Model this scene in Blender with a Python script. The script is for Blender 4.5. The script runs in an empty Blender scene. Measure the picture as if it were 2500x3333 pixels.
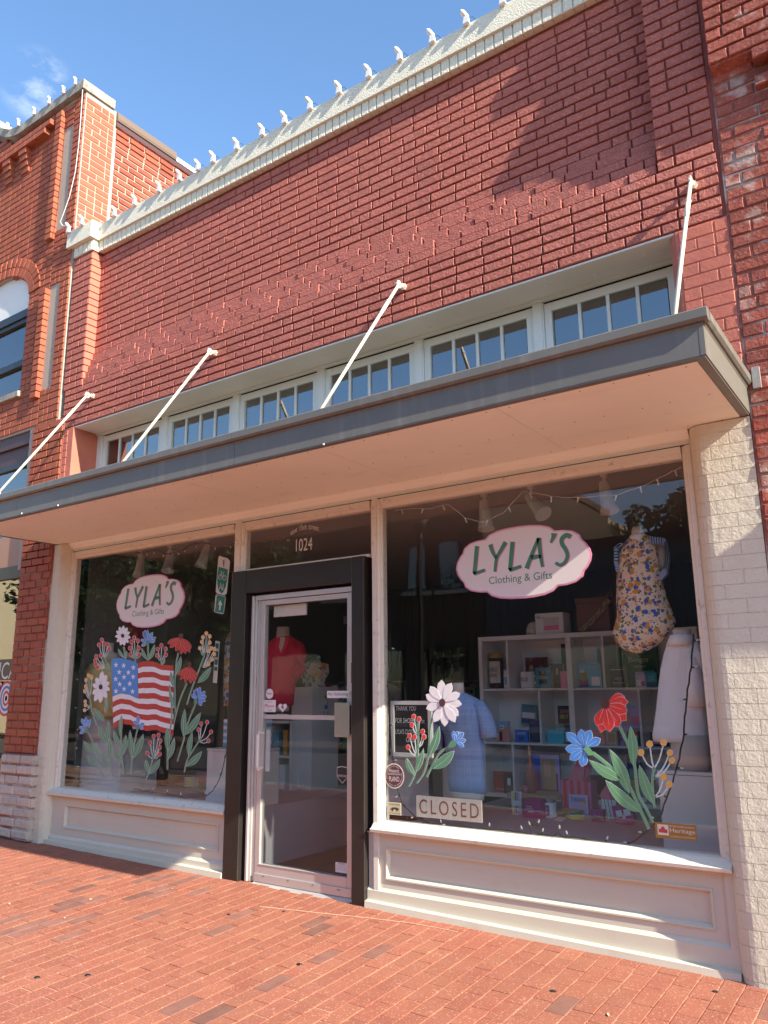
import bpy, math, random
from mathutils import Vector, Matrix, noise
random.seed(7)
C = bpy.context.scene
# ---------------------------------------------------------------- camera
CAM = Vector((0.0, -4.55, 1.365))
RX = Vector((0.81881025, 0.57399558, -0.00888007)).normalized()
RF = Vector((-0.55842813, 0.79999824, 0.21945577)).normalized()
RD = RF.cross(RX).normalized()            # image "down"
RX = RD.cross(RF).normalized()
FOC = 2566.84
cd = bpy.data.cameras.new('camera'); cam = bpy.data.objects.new('camera', cd); C.collection.objects.link(cam)
cam.matrix_world = Matrix(((RX.x, -RD.x, -RF.x, CAM.x), (RX.y, -RD.y, -RF.y, CAM.y), (RX.z, -RD.z, -RF.z, CAM.z), (0, 0, 0, 1)))
cd.sensor_fit = 'HORIZONTAL'; cd.sensor_width = 36; cd.lens = 36 * FOC / 2500; cd.clip_end = 2000; cd.clip_start = 0.05
C.camera = cam
# ---------------------------------------------------------------- light
SUN = Vector((1.62, -0.258, 1.0)).normalized()      # towards the sun
sl = bpy.data.lights.new('sun', 'SUN'); sl.energy = 4.0; sl.angle = math.radians(0.53); sl.color = (1.0, 0.90, 0.74)
so = bpy.data.objects.new('sun', sl); C.collection.objects.link(so)
so.rotation_euler = SUN.to_track_quat('Z', 'Y').to_euler()
W = bpy.data.worlds.new('World'); C.world = W; W.use_nodes = True
nt = W.node_tree; nt.nodes.clear()
sky = nt.nodes.new('ShaderNodeTexSky'); sky.sky_type = 'NISHITA'; sky.sun_disc = False
sky.sun_elevation = math.asin(SUN.z); sky.sun_rotation = math.atan2(SUN.x, SUN.y)
sky.air_density = 1.0; sky.dust_density = 0.4; sky.ozone_density = 1.5
bg = nt.nodes.new('ShaderNodeBackground'); bg.inputs[1].default_value = 0.118
wo = nt.nodes.new('ShaderNodeOutputWorld')
tc = nt.nodes.new('ShaderNodeTexCoord'); mp = nt.nodes.new('ShaderNodeMapping'); mp.inputs['Scale'].default_value = (9, 9, 16.0); mp.inputs['Location'].default_value = (0.35, 0.2, 0.9)
nz = nt.nodes.new('ShaderNodeTexNoise'); nz.inputs['Scale'].default_value = 1.6; nz.inputs['Detail'].default_value = 7; nz.inputs['Roughness'].default_value = 0.6
rp = nt.nodes.new('ShaderNodeValToRGB'); rp.color_ramp.elements[0].position = 0.44; rp.color_ramp.elements[1].position = 0.85
rp.color_ramp.elements[1].color = (0.75, 0.75, 0.75, 1)
mx = nt.nodes.new('ShaderNodeMix'); mx.data_type = 'RGBA'; mx.inputs[7].default_value = (5.5, 5.6, 5.8, 1)
hs = nt.nodes.new('ShaderNodeHueSaturation'); hs.inputs['Saturation'].default_value = 1.12
L = nt.links.new
dcl = (RX*((125-1250)/FOC)+RD*((285-1666.5)/FOC)+RF).normalized()      # one thin cloud low over the left building
dp = nt.nodes.new('ShaderNodeVectorMath'); dp.operation = 'DOT_PRODUCT'; dp.inputs[1].default_value = dcl
mr = nt.nodes.new('ShaderNodeMapRange'); mr.interpolation_type = 'SMOOTHSTEP'; mr.inputs[1].default_value = 0.9991; mr.inputs[2].default_value = 1.0
ml = nt.nodes.new('ShaderNodeMath'); ml.operation = 'MULTIPLY'
L(tc.outputs['Generated'], mp.inputs[0]); L(mp.outputs[0], nz.inputs['Vector']); L(nz.outputs[0], rp.inputs[0])
L(tc.outputs['Generated'], dp.inputs[0]); L(dp.outputs['Value'], mr.inputs[0]); L(rp.outputs[0], ml.inputs[0]); L(mr.outputs[0], ml.inputs[1]); L(ml.outputs[0], mx.inputs[0])
L(sky.outputs[0], hs.inputs['Color']); L(hs.outputs[0], mx.inputs[6]); L(mx.outputs[2], bg.inputs[0]); L(bg.outputs[0], wo.inputs[0])
C.render.engine = 'CYCLES'
vs = C.view_settings; vs.view_transform = 'Standard'; vs.look = 'None'; vs.exposure = 1.56; vs.gamma = 1.0; vs.use_curve_mapping = False
C.cycles.use_denoising = True; C.cycles.max_bounces = 9; C.cycles.transparent_max_bounces = 24; C.cycles.diffuse_bounces = 5
C.cycles.sample_clamp_indirect = 8; C.cycles.caustics_reflective = False; C.cycles.caustics_refractive = False
# ---------------------------------------------------------------- pixel <-> world
def ray(px, py):
    return RX * ((px - 1250) / FOC) + RD * ((py - 1666.5) / FOC) + RF
def at(px, py, Y):                         # where the sight line meets the vertical plane y = Y
    r = ray(px, py); return CAM + r * ((Y - CAM.y) / r.y)
def atx(px, py, X):
    r = ray(px, py); return CAM + r * ((X - CAM.x) / r.x)
def atz(px, py, Z):
    r = ray(px, py); return CAM + r * ((Z - CAM.z) / r.z)
def prj(v):
    d = Vector(v) - CAM; f = d.dot(RF)
    if f < 0.05: return None
    return (d.dot(RX) / f * FOC + 1250, d.dot(RD) / f * FOC + 1666.5)
def gz(x, y=0.0): return -0.012 * (x + 4.5) + 0.046 * y      # the pavement falls gently to the right and towards the kerb
def atg(px, py):                           # where the sight line meets the pavement
    r = ray(px, py); t = (-0.012 * (CAM.x + 4.5) + 0.046 * CAM.y - CAM.z) / (r.z + 0.012 * r.x - 0.046 * r.y); return CAM + r * t
# ---------------------------------------------------------------- materials
def mat(name, col, rough=0.6, var=(), bump=(), metal=0.0, rnd=0.0, spec=0.5, emit=None, hue=0.0):
    """var: (scale, amount, colour, lo, hi) noise mixes; bump: (scale, strength, distance); rnd: value jitter per piece"""
    m = bpy.data.materials.new(name); m.use_nodes = True; t = m.node_tree; n = t.nodes; l = t.links.new
    b = n['Principled BSDF']; b.inputs['Roughness'].default_value = rough; b.inputs['Metallic'].default_value = metal
    b.inputs['Specular IOR Level'].default_value = spec
    g = n.new('ShaderNodeNewGeometry'); pos = g.outputs['Position']
    rgb = n.new('ShaderNodeRGB'); rgb.outputs[0].default_value = (*col, 1); c = rgb.outputs[0]
    for v in var:
        sc, am, c2 = v[:3]; lo, hi = (v[3], v[4]) if len(v) > 4 else (0.4, 0.7)
        q = n.new('ShaderNodeTexNoise'); q.inputs['Detail'].default_value = 6; q.inputs['Scale'].default_value = 1.0
        mpn = n.new('ShaderNodeMapping'); mpn.inputs['Scale'].default_value = sc if isinstance(sc, tuple) else (sc, sc, sc)
        l(pos, mpn.inputs[0]); l(mpn.outputs[0], q.inputs['Vector'])
        r = n.new('ShaderNodeMapRange'); r.inputs[1].default_value = lo; r.inputs[2].default_value = hi; r.inputs[4].default_value = am
        l(q.outputs[0], r.inputs[0])
        x = n.new('ShaderNodeMix'); x.data_type = 'RGBA'; x.inputs[7].default_value = (*c2, 1)
        l(r.outputs[0], x.inputs[0]); l(c, x.inputs[6]); c = x.outputs[2]
    if rnd or hue:
        oi = n.new('ShaderNodeObjectInfo'); a = n.new('ShaderNodeAttribute'); a.attribute_name = 'rnd'
        ad = n.new('ShaderNodeMath'); ad.operation = 'ADD'; l(oi.outputs['Random'], ad.inputs[0]); l(a.outputs['Fac'], ad.inputs[1])
        fr = n.new('ShaderNodeMath'); fr.operation = 'FRACT'; l(ad.outputs[0], fr.inputs[0])
        h = n.new('ShaderNodeHueSaturation')
        vr = n.new('ShaderNodeMapRange'); vr.inputs[3].default_value = 1 - rnd; vr.inputs[4].default_value = 1 + rnd; l(fr.outputs[0], vr.inputs[0]); l(vr.outputs[0], h.inputs['Value'])
        if hue:
            f2 = n.new('ShaderNodeMath'); f2.operation = 'MULTIPLY'; f2.inputs[1].default_value = 7.31; l(fr.outputs[0], f2.inputs[0])
            f3 = n.new('ShaderNodeMath'); f3.operation = 'FRACT'; l(f2.outputs[0], f3.inputs[0])
            hr = n.new('ShaderNodeMapRange'); hr.inputs[3].default_value = 0.5 - hue; hr.inputs[4].default_value = 0.5 + hue; l(f3.outputs[0], hr.inputs[0]); l(hr.outputs[0], h.inputs['Hue'])
        l(c, h.inputs['Color']); c = h.outputs[0]
    l(c, b.inputs['Base Color'])
    prev = None
    for sc, st, di in bump:
        q = n.new('ShaderNodeTexNoise'); q.inputs['Detail'].default_value = 5; q.inputs['Roughness'].default_value = 0.6; q.inputs['Scale'].default_value = 1.0
        mpn = n.new('ShaderNodeMapping'); mpn.inputs['Scale'].default_value = sc if isinstance(sc, tuple) else (sc, sc, sc)
        l(pos, mpn.inputs[0]); l(mpn.outputs[0], q.inputs['Vector'])
        bp = n.new('ShaderNodeBump'); bp.inputs['Strength'].default_value = st; bp.inputs['Distance'].default_value = di
        l(q.outputs[0], bp.inputs['Height'])
        if prev: l(prev, bp.inputs['Normal'])
        prev = bp.outputs[0]
    if prev: l(prev, b.inputs['Normal'])
    if emit: b.inputs['Emission Color'].default_value = (*emit[:3], 1); b.inputs['Emission Strength'].default_value = emit[3]
    return m
def glass_mat(name, f0=0.05, tint=(0.86, 0.88, 0.87), dirt=0.0):
    m = bpy.data.materials.new(name); m.use_nodes = True; t = m.node_tree; n = t.nodes; l = t.links.new; n.clear()
    o = n.new('ShaderNodeOutputMaterial'); mx = n.new('ShaderNodeMixShader'); tr = n.new('ShaderNodeBsdfTransparent'); gl = n.new('ShaderNodeBsdfGlossy')
    tr.inputs[0].default_value = (*tint, 1); gl.inputs['Roughness'].default_value = 0.004
    g = n.new('ShaderNodeNewGeometry'); d = n.new('ShaderNodeVectorMath'); d.operation = 'DOT_PRODUCT'
    l(g.outputs['Normal'], d.inputs[0]); l(g.outputs['Incoming'], d.inputs[1])
    def mth(op, a, b=None):
        k = n.new('ShaderNodeMath'); k.operation = op
        for i, v in enumerate((a, b)):
            if v is None: continue
            if isinstance(v, (int, float)): k.inputs[i].default_value = v
            else: l(v, k.inputs[i])
        return k.outputs[0]
    c = mth('ABSOLUTE', d.outputs['Value']); s = mth('SUBTRACT', 1.0, c); p5 = mth('POWER', s, 5.0); q = mth('MULTIPLY', p5, 1 - f0); fac = mth('ADD', q, f0)
    nzz = n.new('ShaderNodeTexNoise'); nzz.inputs['Scale'].default_value = 1.3; nzz.inputs['Detail'].default_value = 1; l(g.outputs['Position'], nzz.inputs['Vector'])
    bp = n.new('ShaderNodeBump'); bp.inputs['Strength'].default_value = 0.12; bp.inputs['Distance'].default_value = 0.02; l(nzz.outputs[0], bp.inputs['Height']); l(bp.outputs[0], gl.inputs['Normal'])
    l(fac, mx.inputs[0]); l(tr.outputs[0], mx.inputs[1]); l(gl.outputs[0], mx.inputs[2]); l(mx.outputs[0], o.inputs[0])
    return m
M = {}
def mk(key, *a, **k): M[key] = mat(key, *a, **k); return M[key]
mk('painted_brick', (0.41, 0.118, 0.086), 0.7, var=((1.1, 0.4, (0.36, 0.12, 0.09)), (3, 0.35, (0.37, 0.092, 0.066)), (75, 0.5, (0.66, 0.22, 0.155), 0.5, 0.64), (60, 0.5, (0.24, 0.056, 0.042), 0.52, 0.66), (0.5, 0.35, (0.50, 0.16, 0.12)), (7, 0.35, (0.50, 0.20, 0.16), 0.62, 0.74)), bump=((30, 0.7, 0.011), (75, 0.9, 0.012)), rnd=0.07)  # fine flecks put the sunlit grain of the bricks into the colour
mk('painted_mortar', (0.27, 0.064, 0.046), 0.75, bump=((90, 0.5, 0.003),))
mk('painted_smear', (0.56, 0.165, 0.105), 0.7, var=((4, 0.4, (0.33, 0.10, 0.08)),), bump=((60, 0.5, 0.004), (14, 0.3, 0.008)))
mk('red_brick', (0.36, 0.094, 0.046), 0.8, var=((9, 0.45, (0.25, 0.055, 0.03)), ((70, 70, 9), 0.3, (0.47, 0.16, 0.08), 0.5, 0.8)), bump=((120, 0.5, 0.003),), rnd=0.11, hue=0.004)
mk('rough_brick', (0.34, 0.08, 0.042), 0.85, var=((14, 0.5, (0.24, 0.05, 0.03)), (40, 0.3, (0.10, 0.04, 0.03), 0.6, 0.8)), bump=((90, 0.9, 0.008),), rnd=0.25)
mk('dark_rough_brick', (0.31, 0.075, 0.05), 0.85, var=((12, 0.5, (0.18, 0.045, 0.03)), (50, 0.5, (0.55, 0.20, 0.14), 0.5, 0.75), (5, 0.75, (0.52, 0.43, 0.37), 0.57, 0.68)), bump=((60, 0.8, 0.008), (25, 0.5, 0.008)), rnd=0.22)
mk('mortar', (0.40, 0.35, 0.29), 0.9, var=((20, 0.5, (0.36, 0.32, 0.27)),), bump=((120, 0.6, 0.003),))
mk('grey_mortar', (0.48, 0.46, 0.42), 0.9, var=((3.0, 0.97, (0.27, 0.075, 0.05), 0.38, 0.50), (20, 0.5, (0.3, 0.2, 0.16))), bump=((60, 0.9, 0.006),))
mk('stucco', (0.76, 0.73, 0.60), 0.85, var=((5, 0.3, (0.68, 0.63, 0.53)),), bump=((70, 1.0, 0.012),))
mk('beige_paint', (0.66, 0.63, 0.50), 0.6, var=((4, 0.35, (0.64, 0.585, 0.49)), (25, 0.2, (0.76, 0.72, 0.63), 0.55, 0.8)), bump=((70, 0.5, 0.005), (14, 0.6, 0.009)))
mk('panel_paint', (0.63, 0.60, 0.49), 0.5, var=((7, 0.3, (0.50, 0.44, 0.34), 0.60, 0.75), ((1.5, 1.5, 30), 0.25, (0.52, 0.47, 0.38), 0.58, 0.70), (2, 0.3, (0.64, 0.61, 0.50)), ((2, 2, 60), 0.18, (0.52, 0.47, 0.40), 0.55, 0.8)), bump=(((6, 6, 140), 0.16, 0.002),))
mk('trim_paint', (0.74, 0.70, 0.60), 0.5, var=((5, 0.4, (0.68, 0.63, 0.53)), (22, 0.6, (0.40, 0.34, 0.29), 0.60, 0.72), ((2, 2, 25), 0.35, (0.55, 0.49, 0.42), 0.58, 0.7)), bump=(((14, 14, 60), 0.25, 0.003),))
mk('soffit_paint', (0.88, 0.90, 0.82), 0.55, var=((9, 0.35, (0.62, 0.55, 0.45), 0.66, 0.8), ((1.5, 5, 5), 0.35, (0.72, 0.66, 0.55), 0.58, 0.72), (1.2, 0.5, (0.80, 0.80, 0.71)), ((1.5, 14, 14), 0.1, (0.5, 0.38, 0.30), 0.6, 0.8)))
mk('white_paint', (0.78, 0.77, 0.72), 0.45, var=((5, 0.3, (0.70, 0.68, 0.62)), ((3, 3, 25), 0.15, (0.6, 0.52, 0.42), 0.62, 0.8)), bump=((30, 0.1, 0.002),))
mk('soffit_white', (0.72, 0.70, 0.63), 0.5, var=((3, 0.35, (0.63, 0.60, 0.53)), ((2, 20, 20), 0.4, (0.62, 0.50, 0.36), 0.66, 0.8)))
mk('fascia_grey', (0.145, 0.14, 0.122), 0.42, var=((2.5, 0.35, (0.19, 0.18, 0.155)), (30, 0.3, (0.22, 0.21, 0.19), 0.62, 0.8), ((14, 14, 1.2), 0.45, (0.24, 0.23, 0.20), 0.56, 0.72)), bump=((8, 0.1, 0.004),))
mk('rod_paint', (0.70, 0.64, 0.52), 0.5, var=((40, 0.5, (0.48, 0.36, 0.26), 0.6, 0.75),))
mk('black_wood', (0.022, 0.018, 0.016), 0.38, var=((4, 0.5, (0.035, 0.028, 0.024)), ((4, 4, 60), 0.3, (0.09, 0.05, 0.035), 0.66, 0.78)), bump=(((30, 30, 5), 0.3, 0.003), ((4, 4, 50), 0.25, 0.004)))
mk('aluminium', (0.66, 0.64, 0.62), 0.36, metal=0.5, var=((3, 0.3, (0.44, 0.42, 0.41)),), bump=(((300, 300, 4), 0.06, 0.001),))
mk('steel', (0.62, 0.60, 0.57), 0.25, metal=0.9, bump=(((260, 260, 3), 0.1, 0.001),))
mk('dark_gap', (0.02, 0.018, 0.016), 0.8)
mk('sash_shadow', (0.05, 0.045, 0.04), 0.8)
mk('concrete', (0.36, 0.335, 0.29), 0.9, var=((5, 0.8, (0.14, 0.135, 0.12)), (30, 0.4, (0.55, 0.52, 0.46))), bump=((60, 0.6, 0.005),))
mk('grey_strip', (0.30, 0.29, 0.27), 0.9, var=((40, 0.5, (0.40, 0.39, 0.36)),), bump=((140, 0.7, 0.003),), rnd=0.08)
mk('limestone', (0.55, 0.50, 0.43), 0.9, var=((18, 0.55, (0.40, 0.36, 0.31)), (60, 0.4, (0.66, 0.62, 0.55), 0.5, 0.75)), bump=((70, 0.9, 0.008), (20, 0.6, 0.012)), rnd=0.08)
mk('bronze_metal', (0.17, 0.12, 0.09), 0.5, metal=0.2)
mk('brown_frame', (0.075, 0.03, 0.028), 0.5)
mk('near_black', (0.016, 0.015, 0.015), 0.4)
mk('paver', (0.305, 0.108, 0.064), 0.85, var=((7, 0.45, (0.27, 0.066, 0.038)), (95, 0.65, (0.66, 0.38, 0.28), 0.57, 0.70), (1.3, 0.3, (0.38, 0.15, 0.09)), (26, 0.5, (0.16, 0.05, 0.035), 0.64, 0.75)), bump=((110, 0.45, 0.003), (14, 0.25, 0.004)), rnd=0.08, hue=0.002)
mk('paver_dark', (0.24, 0.11, 0.08), 0.85, var=((12, 0.5, (0.14, 0.045, 0.035)), (170, 0.2, (0.5, 0.33, 0.27), 0.63, 0.72)), bump=((110, 0.5, 0.003),), rnd=0.2)
mk('joint_sand', (0.60, 0.34, 0.23), 0.95, var=((7, 0.8, (0.14, 0.05, 0.035), 0.5, 0.62),), bump=((200, 0.5, 0.002),))
mk('asphalt', (0.12, 0.113, 0.105), 0.9, var=((0.7, 0.5, (0.16, 0.15, 0.14)),), bump=((120, 0.5, 0.004),))
mk('kerb', (0.55, 0.52, 0.46), 0.85, var=((3, 0.5, (0.32, 0.30, 0.27)),), bump=((80, 0.4, 0.003),))
G_WIN = glass_mat('shop_glass', 0.042, (0.99, 0.995, 0.99))
G_SKY = glass_mat('transom_glass', 0.27, (0.5, 0.54, 0.56))
G_DARK = glass_mat('dark_glass', 0.20, (0.35, 0.38, 0.38))
# ---------------------------------------------------------------- mesh building
OFF = {}
class MB:
    def __init__(s): s.v = []; s.f = []; s.mi = []; s.m = 0; s.r = []; s.rn = 0.0
    def add(s, vs, fs):
        k = len(s.v); s.v += [tuple(p) for p in vs]
        for f in fs: s.f.append([i + k for i in f]); s.mi.append(s.m); s.r.append(s.rn)
        return s
    def box(s, x0, x1, y0, y1, z0, z1):
        if x0 > x1: x0, x1 = x1, x0
        if y0 > y1: y0, y1 = y1, y0
        if z0 > z1: z0, z1 = z1, z0
        return s.add([(x0,y0,z0),(x1,y0,z0),(x1,y1,z0),(x0,y1,z0),(x0,y0,z1),(x1,y0,z1),(x1,y1,z1),(x0,y1,z1)],
                     [(0,3,2,1),(4,5,6,7),(0,1,5,4),(1,2,6,5),(2,3,7,6),(3,0,4,7)])
    def mbox(s, mw, sx, sy, sz):                # box of given size centred on a matrix
        pts = [mw @ Vector((a*sx/2, b*sy/2, c*sz/2)) for c in (-1,1) for a, b in ((-1,-1),(1,-1),(1,1),(-1,1))]
        return s.add(pts, [(0,3,2,1),(4,5,6,7),(0,1,5,4),(1,2,6,5),(2,3,7,6),(3,0,4,7)])
    def prism(s, pts, y0, y1, plane='xz'):      # outline extruded along y (xz), x (yz) or z (xy)
        n = len(pts)
        def P(a, b, h): return {'xz': (a, h, b), 'yz': (h, a, b), 'xy': (a, b, h)}[plane]
        A = [P(a, b, y0) for a, b in pts] + [P(a, b, y1) for a, b in pts]
        ar = sum(pts[i][0]*pts[(i+1)%n][1]-pts[(i+1)%n][0]*pts[i][1] for i in range(n))
        fs = [list(range(n)), list(range(2*n-1, n-1, -1))] + [(i+n, (i+1)%n+n, (i+1)%n, i) for i in range(n)]
        flip = (ar > 0) == (plane != 'xz')
        if (y1 < y0): flip = not flip
        if flip: fs = [list(reversed(f)) for f in fs]
        return s.add(A, fs)
    def tube(s, pts, r, n=8, cap=True):
        pts = [Vector(p) for p in pts]; rs = r if isinstance(r, (list, tuple)) else [r]*len(pts)
        ring = []; up = Vector((0.13, 0.21, 1))
        for i, p in enumerate(pts):
            d = (pts[min(i+1, len(pts)-1)] - pts[max(i-1, 0)])
            if d.length < 1e-9: d = Vector((0,0,1))
            d.normalize(); a = d.cross(up)
            if a.length < 1e-3: a = d.cross(Vector((1,0,0)))
            a.normalize(); b = d.cross(a)
            ring += [p + (a*math.cos(2*math.pi*j/n) + b*math.sin(2*math.pi*j/n))*rs[i] for j in range(n)]
        fs = [(i*n+j, i*n+(j+1)%n, (i+1)*n+(j+1)%n, (i+1)*n+j) for i in range(len(pts)-1) for j in range(n)]
        if cap: fs += [list(range(n-1,-1,-1)), [(len(pts)-1)*n+j for j in range(n)]]
        return s.add(ring, fs)
    def loft(s, secs, n=20, cap=True, fold=0.0, k=7, seed=0):   # secs: (x, y, z, rx, ry) ellipses stacked
        ring = []
        for i, (x, y, z, rx, ry) in enumerate(secs):
            for j in range(n):
                t = 2*math.pi*j/n; q = 1 + fold*math.sin(k*t+seed+i*0.25)*(i/(len(secs)-1))
                ring.append((x+rx*q*math.cos(t), y+ry*q*math.sin(t), z))
        fs = [(i*n+j, i*n+(j+1)%n, (i+1)*n+(j+1)%n, (i+1)*n+j) for i in range(len(secs)-1) for j in range(n)]
        if cap: fs += [list(range(n-1,-1,-1)), [(len(secs)-1)*n+j for j in range(n)]]
        return s.add(ring, fs)
    def lathe(s, x, y, prof, n=16):             # prof: (r, z)
        return s.loft([(x, y, z, r, r) for r, z in prof], n)
    def build(s, name, m=None, parent=None, smooth=False, loc=None, bevel=0.0):
        o = Vector(loc) if loc is not None else (OFF.get(parent.name, Vector()) if parent else Vector())
        me = bpy.data.meshes.new(name); me.from_pydata([(p[0]-o.x, p[1]-o.y, p[2]-o.z) for p in s.v], [], s.f)
        for x in (m if isinstance(m, (list, tuple)) else [m]):
            if x is not None: me.materials.append(M[x] if isinstance(x, str) else x)
        if len(set(s.mi)) > 1 or (s.mi and s.mi[0]):
            me.polygons.foreach_set('material_index', s.mi)
        if any(s.r):
            a = me.attributes.new('rnd', 'FLOAT', 'FACE'); a.data.foreach_set('value', s.r)
        if smooth: me.polygons.foreach_set('use_smooth', [True]*len(me.polygons))
        me.update()
        ob = bpy.data.objects.new(name, me); C.collection.objects.link(ob)
        if parent: ob.parent = parent; OFF[ob.name] = OFF.get(parent.name, Vector()) if loc is None else OFF.get(parent.name, Vector())
        else: OFF[ob.name] = o
        if loc is not None and not parent: ob.location = o
        if bevel:
            b = ob.modifiers.new('bevel', 'BEVEL'); b.width = bevel; b.segments = 2; b.limit_method = 'ANGLE'
        return ob
def tag(o, label=None, cat=None, group=None, kind=None):
    for k, v in (('label', label), ('category', cat), ('group', group), ('kind', kind)):
        if v: o[k] = v
    return o
def thing(name, loc, label, cat, group=None):
    o = bpy.data.objects.new(name, None); o.empty_display_size = 0.1; C.collection.objects.link(o); o.location = loc
    OFF[o.name] = Vector(loc); return tag(o, label, cat, group)
def solo(mb, name, m, label, cat, group=None, smooth=False, kind=None, bevel=0.0):    # a thing that is one mesh, origin at its base
    xs = [p[0] for p in mb.v]; ys = [p[1] for p in mb.v]; zs = [p[2] for p in mb.v]
    o = mb.build(name, m, None, smooth, loc=((min(xs)+max(xs))/2, (min(ys)+max(ys))/2, min(zs)), bevel=bevel)
    return tag(o, label, cat, group, kind)
_fc = {}
def text_mesh(body, space=1.0):
    key = (body, space)
    if key not in _fc:
        cu = bpy.data.curves.new('t', 'FONT'); cu.body = body; cu.resolution_u = 3; cu.space_character = space; cu.align_x = 'LEFT'
        ob = bpy.data.objects.new('t', cu); me = bpy.data.meshes.new_from_object(ob)
        _fc[key] = ([v.co.copy() for v in me.vertices], [list(p.vertices) for p in me.polygons])
        bpy.data.objects.remove(ob); bpy.data.curves.remove(cu); bpy.data.meshes.remove(me)
    return _fc[key]
def text_into(mb, body, fn, space=1.0, shear=0.0):      # fn maps (u, v) in 0..1 to a world point
    vs_, fs_ = text_mesh(body, space)
    if not vs_: return
    pts = [(v.x + shear*v.y, v.y) for v in vs_]
    x0 = min(p[0] for p in pts); x1 = max(p[0] for p in pts); y0 = min(p[1] for p in pts); y1 = max(p[1] for p in pts)
    mb.add([fn((p[0]-x0)/(x1-x0), (p[1]-y0)/(y1-y0)) for p in pts], fs_)
def text_rect(body, m, parent, o, ex, ez, name='lettering', space=1.0, shear=0.0, bend=0.0):
    o = Vector(o); ex = Vector(ex); ez = Vector(ez); mb = MB()
    text_into(mb, body, lambda u, v: o + ex*u + ez*(v - bend*(2*u-1)**2 + (0)), space, shear)
    return mb.build(name, m, parent)
# ---------------------------------------------------------------- bricks
_bm = {}
def brick_geo(L_, h, d, seed, jit, ch):
    rnd = random.Random(seed*7919+int(L_*1000)+int(h*1000)*13)
    c = ch; a = L_/2; b = h/2; j = lambda: rnd.uniform(-jit, jit)
    V = []
    for z in (-b+c, b-c):
        for x in (-a+c, 0, a-c): V.append((x+j()*.5, -abs(j()), z+j()*.5))
    ring = [(-a, c, -b), (0, c, -b), (a, c, -b), (a, c, b), (0, c, b), (-a, c, b)]
    V += [(x+j()*.3, y, z+j()*.3) for x, y, z in ring]; V += [(x, d, z) for x, y, z in ring]
    inner = [0, 1, 2, 5, 4, 3]
    F = [(0, 1, 4, 3), (1, 2, 5, 4)]
    for k in range(6):
        n = (k+1) % 6
        F.append((inner[k], 6+k, 6+n, inner[n])); F.append((6+k, 12+k, 12+n, 6+n))
    F.append((17, 16, 15, 14, 13, 12))
    return V, F
def brick_mesh(L_, h, d, seed, m, jit, ch):
    key = (round(L_, 3), round(h, 3), d, seed, m, jit)
    if key not in _bm:
        V, F = brick_geo(round(L_, 3), h, d, seed, jit, ch)
        me = bpy.data.meshes.new('brick'); me.from_pydata(V, [], F); me.materials.append(M[m]); me.update(); _bm[key] = me
    return _bm[key]
ROT = {'-y': Matrix.Identity(3), '+x': Matrix(((0,-1,0),(1,0,0),(0,0,1))), '+z': Matrix(((1,0,0),(0,0,1),(0,-1,0))), '+zy': Matrix(((0,0,-1),(1,0,0),(0,-1,0)))}
def area_px(c, R3, L_, h):
    q = [prj(Vector(c) + R3 @ Vector((a*L_/2, 0, b*h/2))) for a, b in ((-1,-1),(1,-1),(1,1),(-1,1))]
    if any(p is None for p in q): return 0
    cx = sum(p[0] for p in q)/4; cy = sum(p[1] for p in q)/4
    if not (-30 < cx < 2530 and -30 < cy < 3363): return 0
    return abs(sum(q[i][0]*q[(i+1)%4][1]-q[(i+1)%4][0]*q[i][1] for i in range(4)))/2
def lay(bricks, parent, limit=300, name='brick', stuff='brick_courses'):
    """bricks: (centre, face, length, height, depth, material, parent_part, jitter, chamfer)"""
    ranked = sorted(bricks, key=lambda b: -area_px(b[0], b[1] if isinstance(b[1], Matrix) else ROT[b[1]], b[2], b[3]))
    rest = {}
    for i, b in enumerate(ranked):
        c, fc, L_, h, d, m, pp, jit, ch = b; R3 = fc if isinstance(fc, Matrix) else ROT[fc]; par = pp or parent
        seed = random.randrange(5)
        if i < limit and area_px(c, R3, L_, h) > 0:
            o = bpy.data.objects.new(name, brick_mesh(L_, h, d, seed, m, jit, ch)); C.collection.objects.link(o); o.parent = par
            o.matrix_local = Matrix.Translation(Vector(c) - OFF[par.name]) @ R3.to_4x4()
        else: rest.setdefault(par.name, (par, []))[1].append((c, R3, L_, h, d, m, seed, jit, ch))
    for par, lst in rest.values():
        mb = MB(); ms = sorted({x[5] for x in lst})
        for c, R3, L_, h, d, m, seed, jit, ch in lst:
            V, F = brick_geo(L_, h, d, seed, jit, ch); mb.m = ms.index(m); mb.rn = random.random()+0.001; cc = Vector(c)
            mb.add([cc + R3 @ Vector(v) for v in V], F)
        tag(mb.build(stuff, ms, par), kind='stuff')
def courses(out, x0, x1, z0, n, pitch, blen, y, m, face='-y', joint=0.012, d=0.05, skip=None, jit=0.0015, ch=0.004, part=None, hdr=0.15, wob=0.0, cut=None, base=0.0):
    """running bond between x0 and x1 (or along y for '+x' faces at x = y)"""
    for k in range(n):
        zc = z0 + (k+0.5)*pitch; a, b = (cut(zc) if cut else (x0, x1))
        if b - a < 0.04: continue
        x = a - (blen*0.5 if k % 2 else 0) - random.uniform(0, wob)*blen
        while x < b - 0.01:
            Lb = blen if random.random() > hdr else blen*0.5
            s, e = max(x, a), min(x+Lb, b); x += Lb
            if e - s < 0.035: continue
            if b - e < 0.035: e = b; x = b
            if skip and skip((s+e)/2, zc, e-s): continue
            yy = y(( s+e)/2, zc) if callable(y) else y
            ln = e-s-joint; c = ((s+e)/2, yy, zc) if face == '-y' else (yy, (s+e)/2, zc)
            ln = round(ln/0.008)*0.008
            out.append((c, face, ln, pitch-joint, d, m, part, jit, ch))
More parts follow.
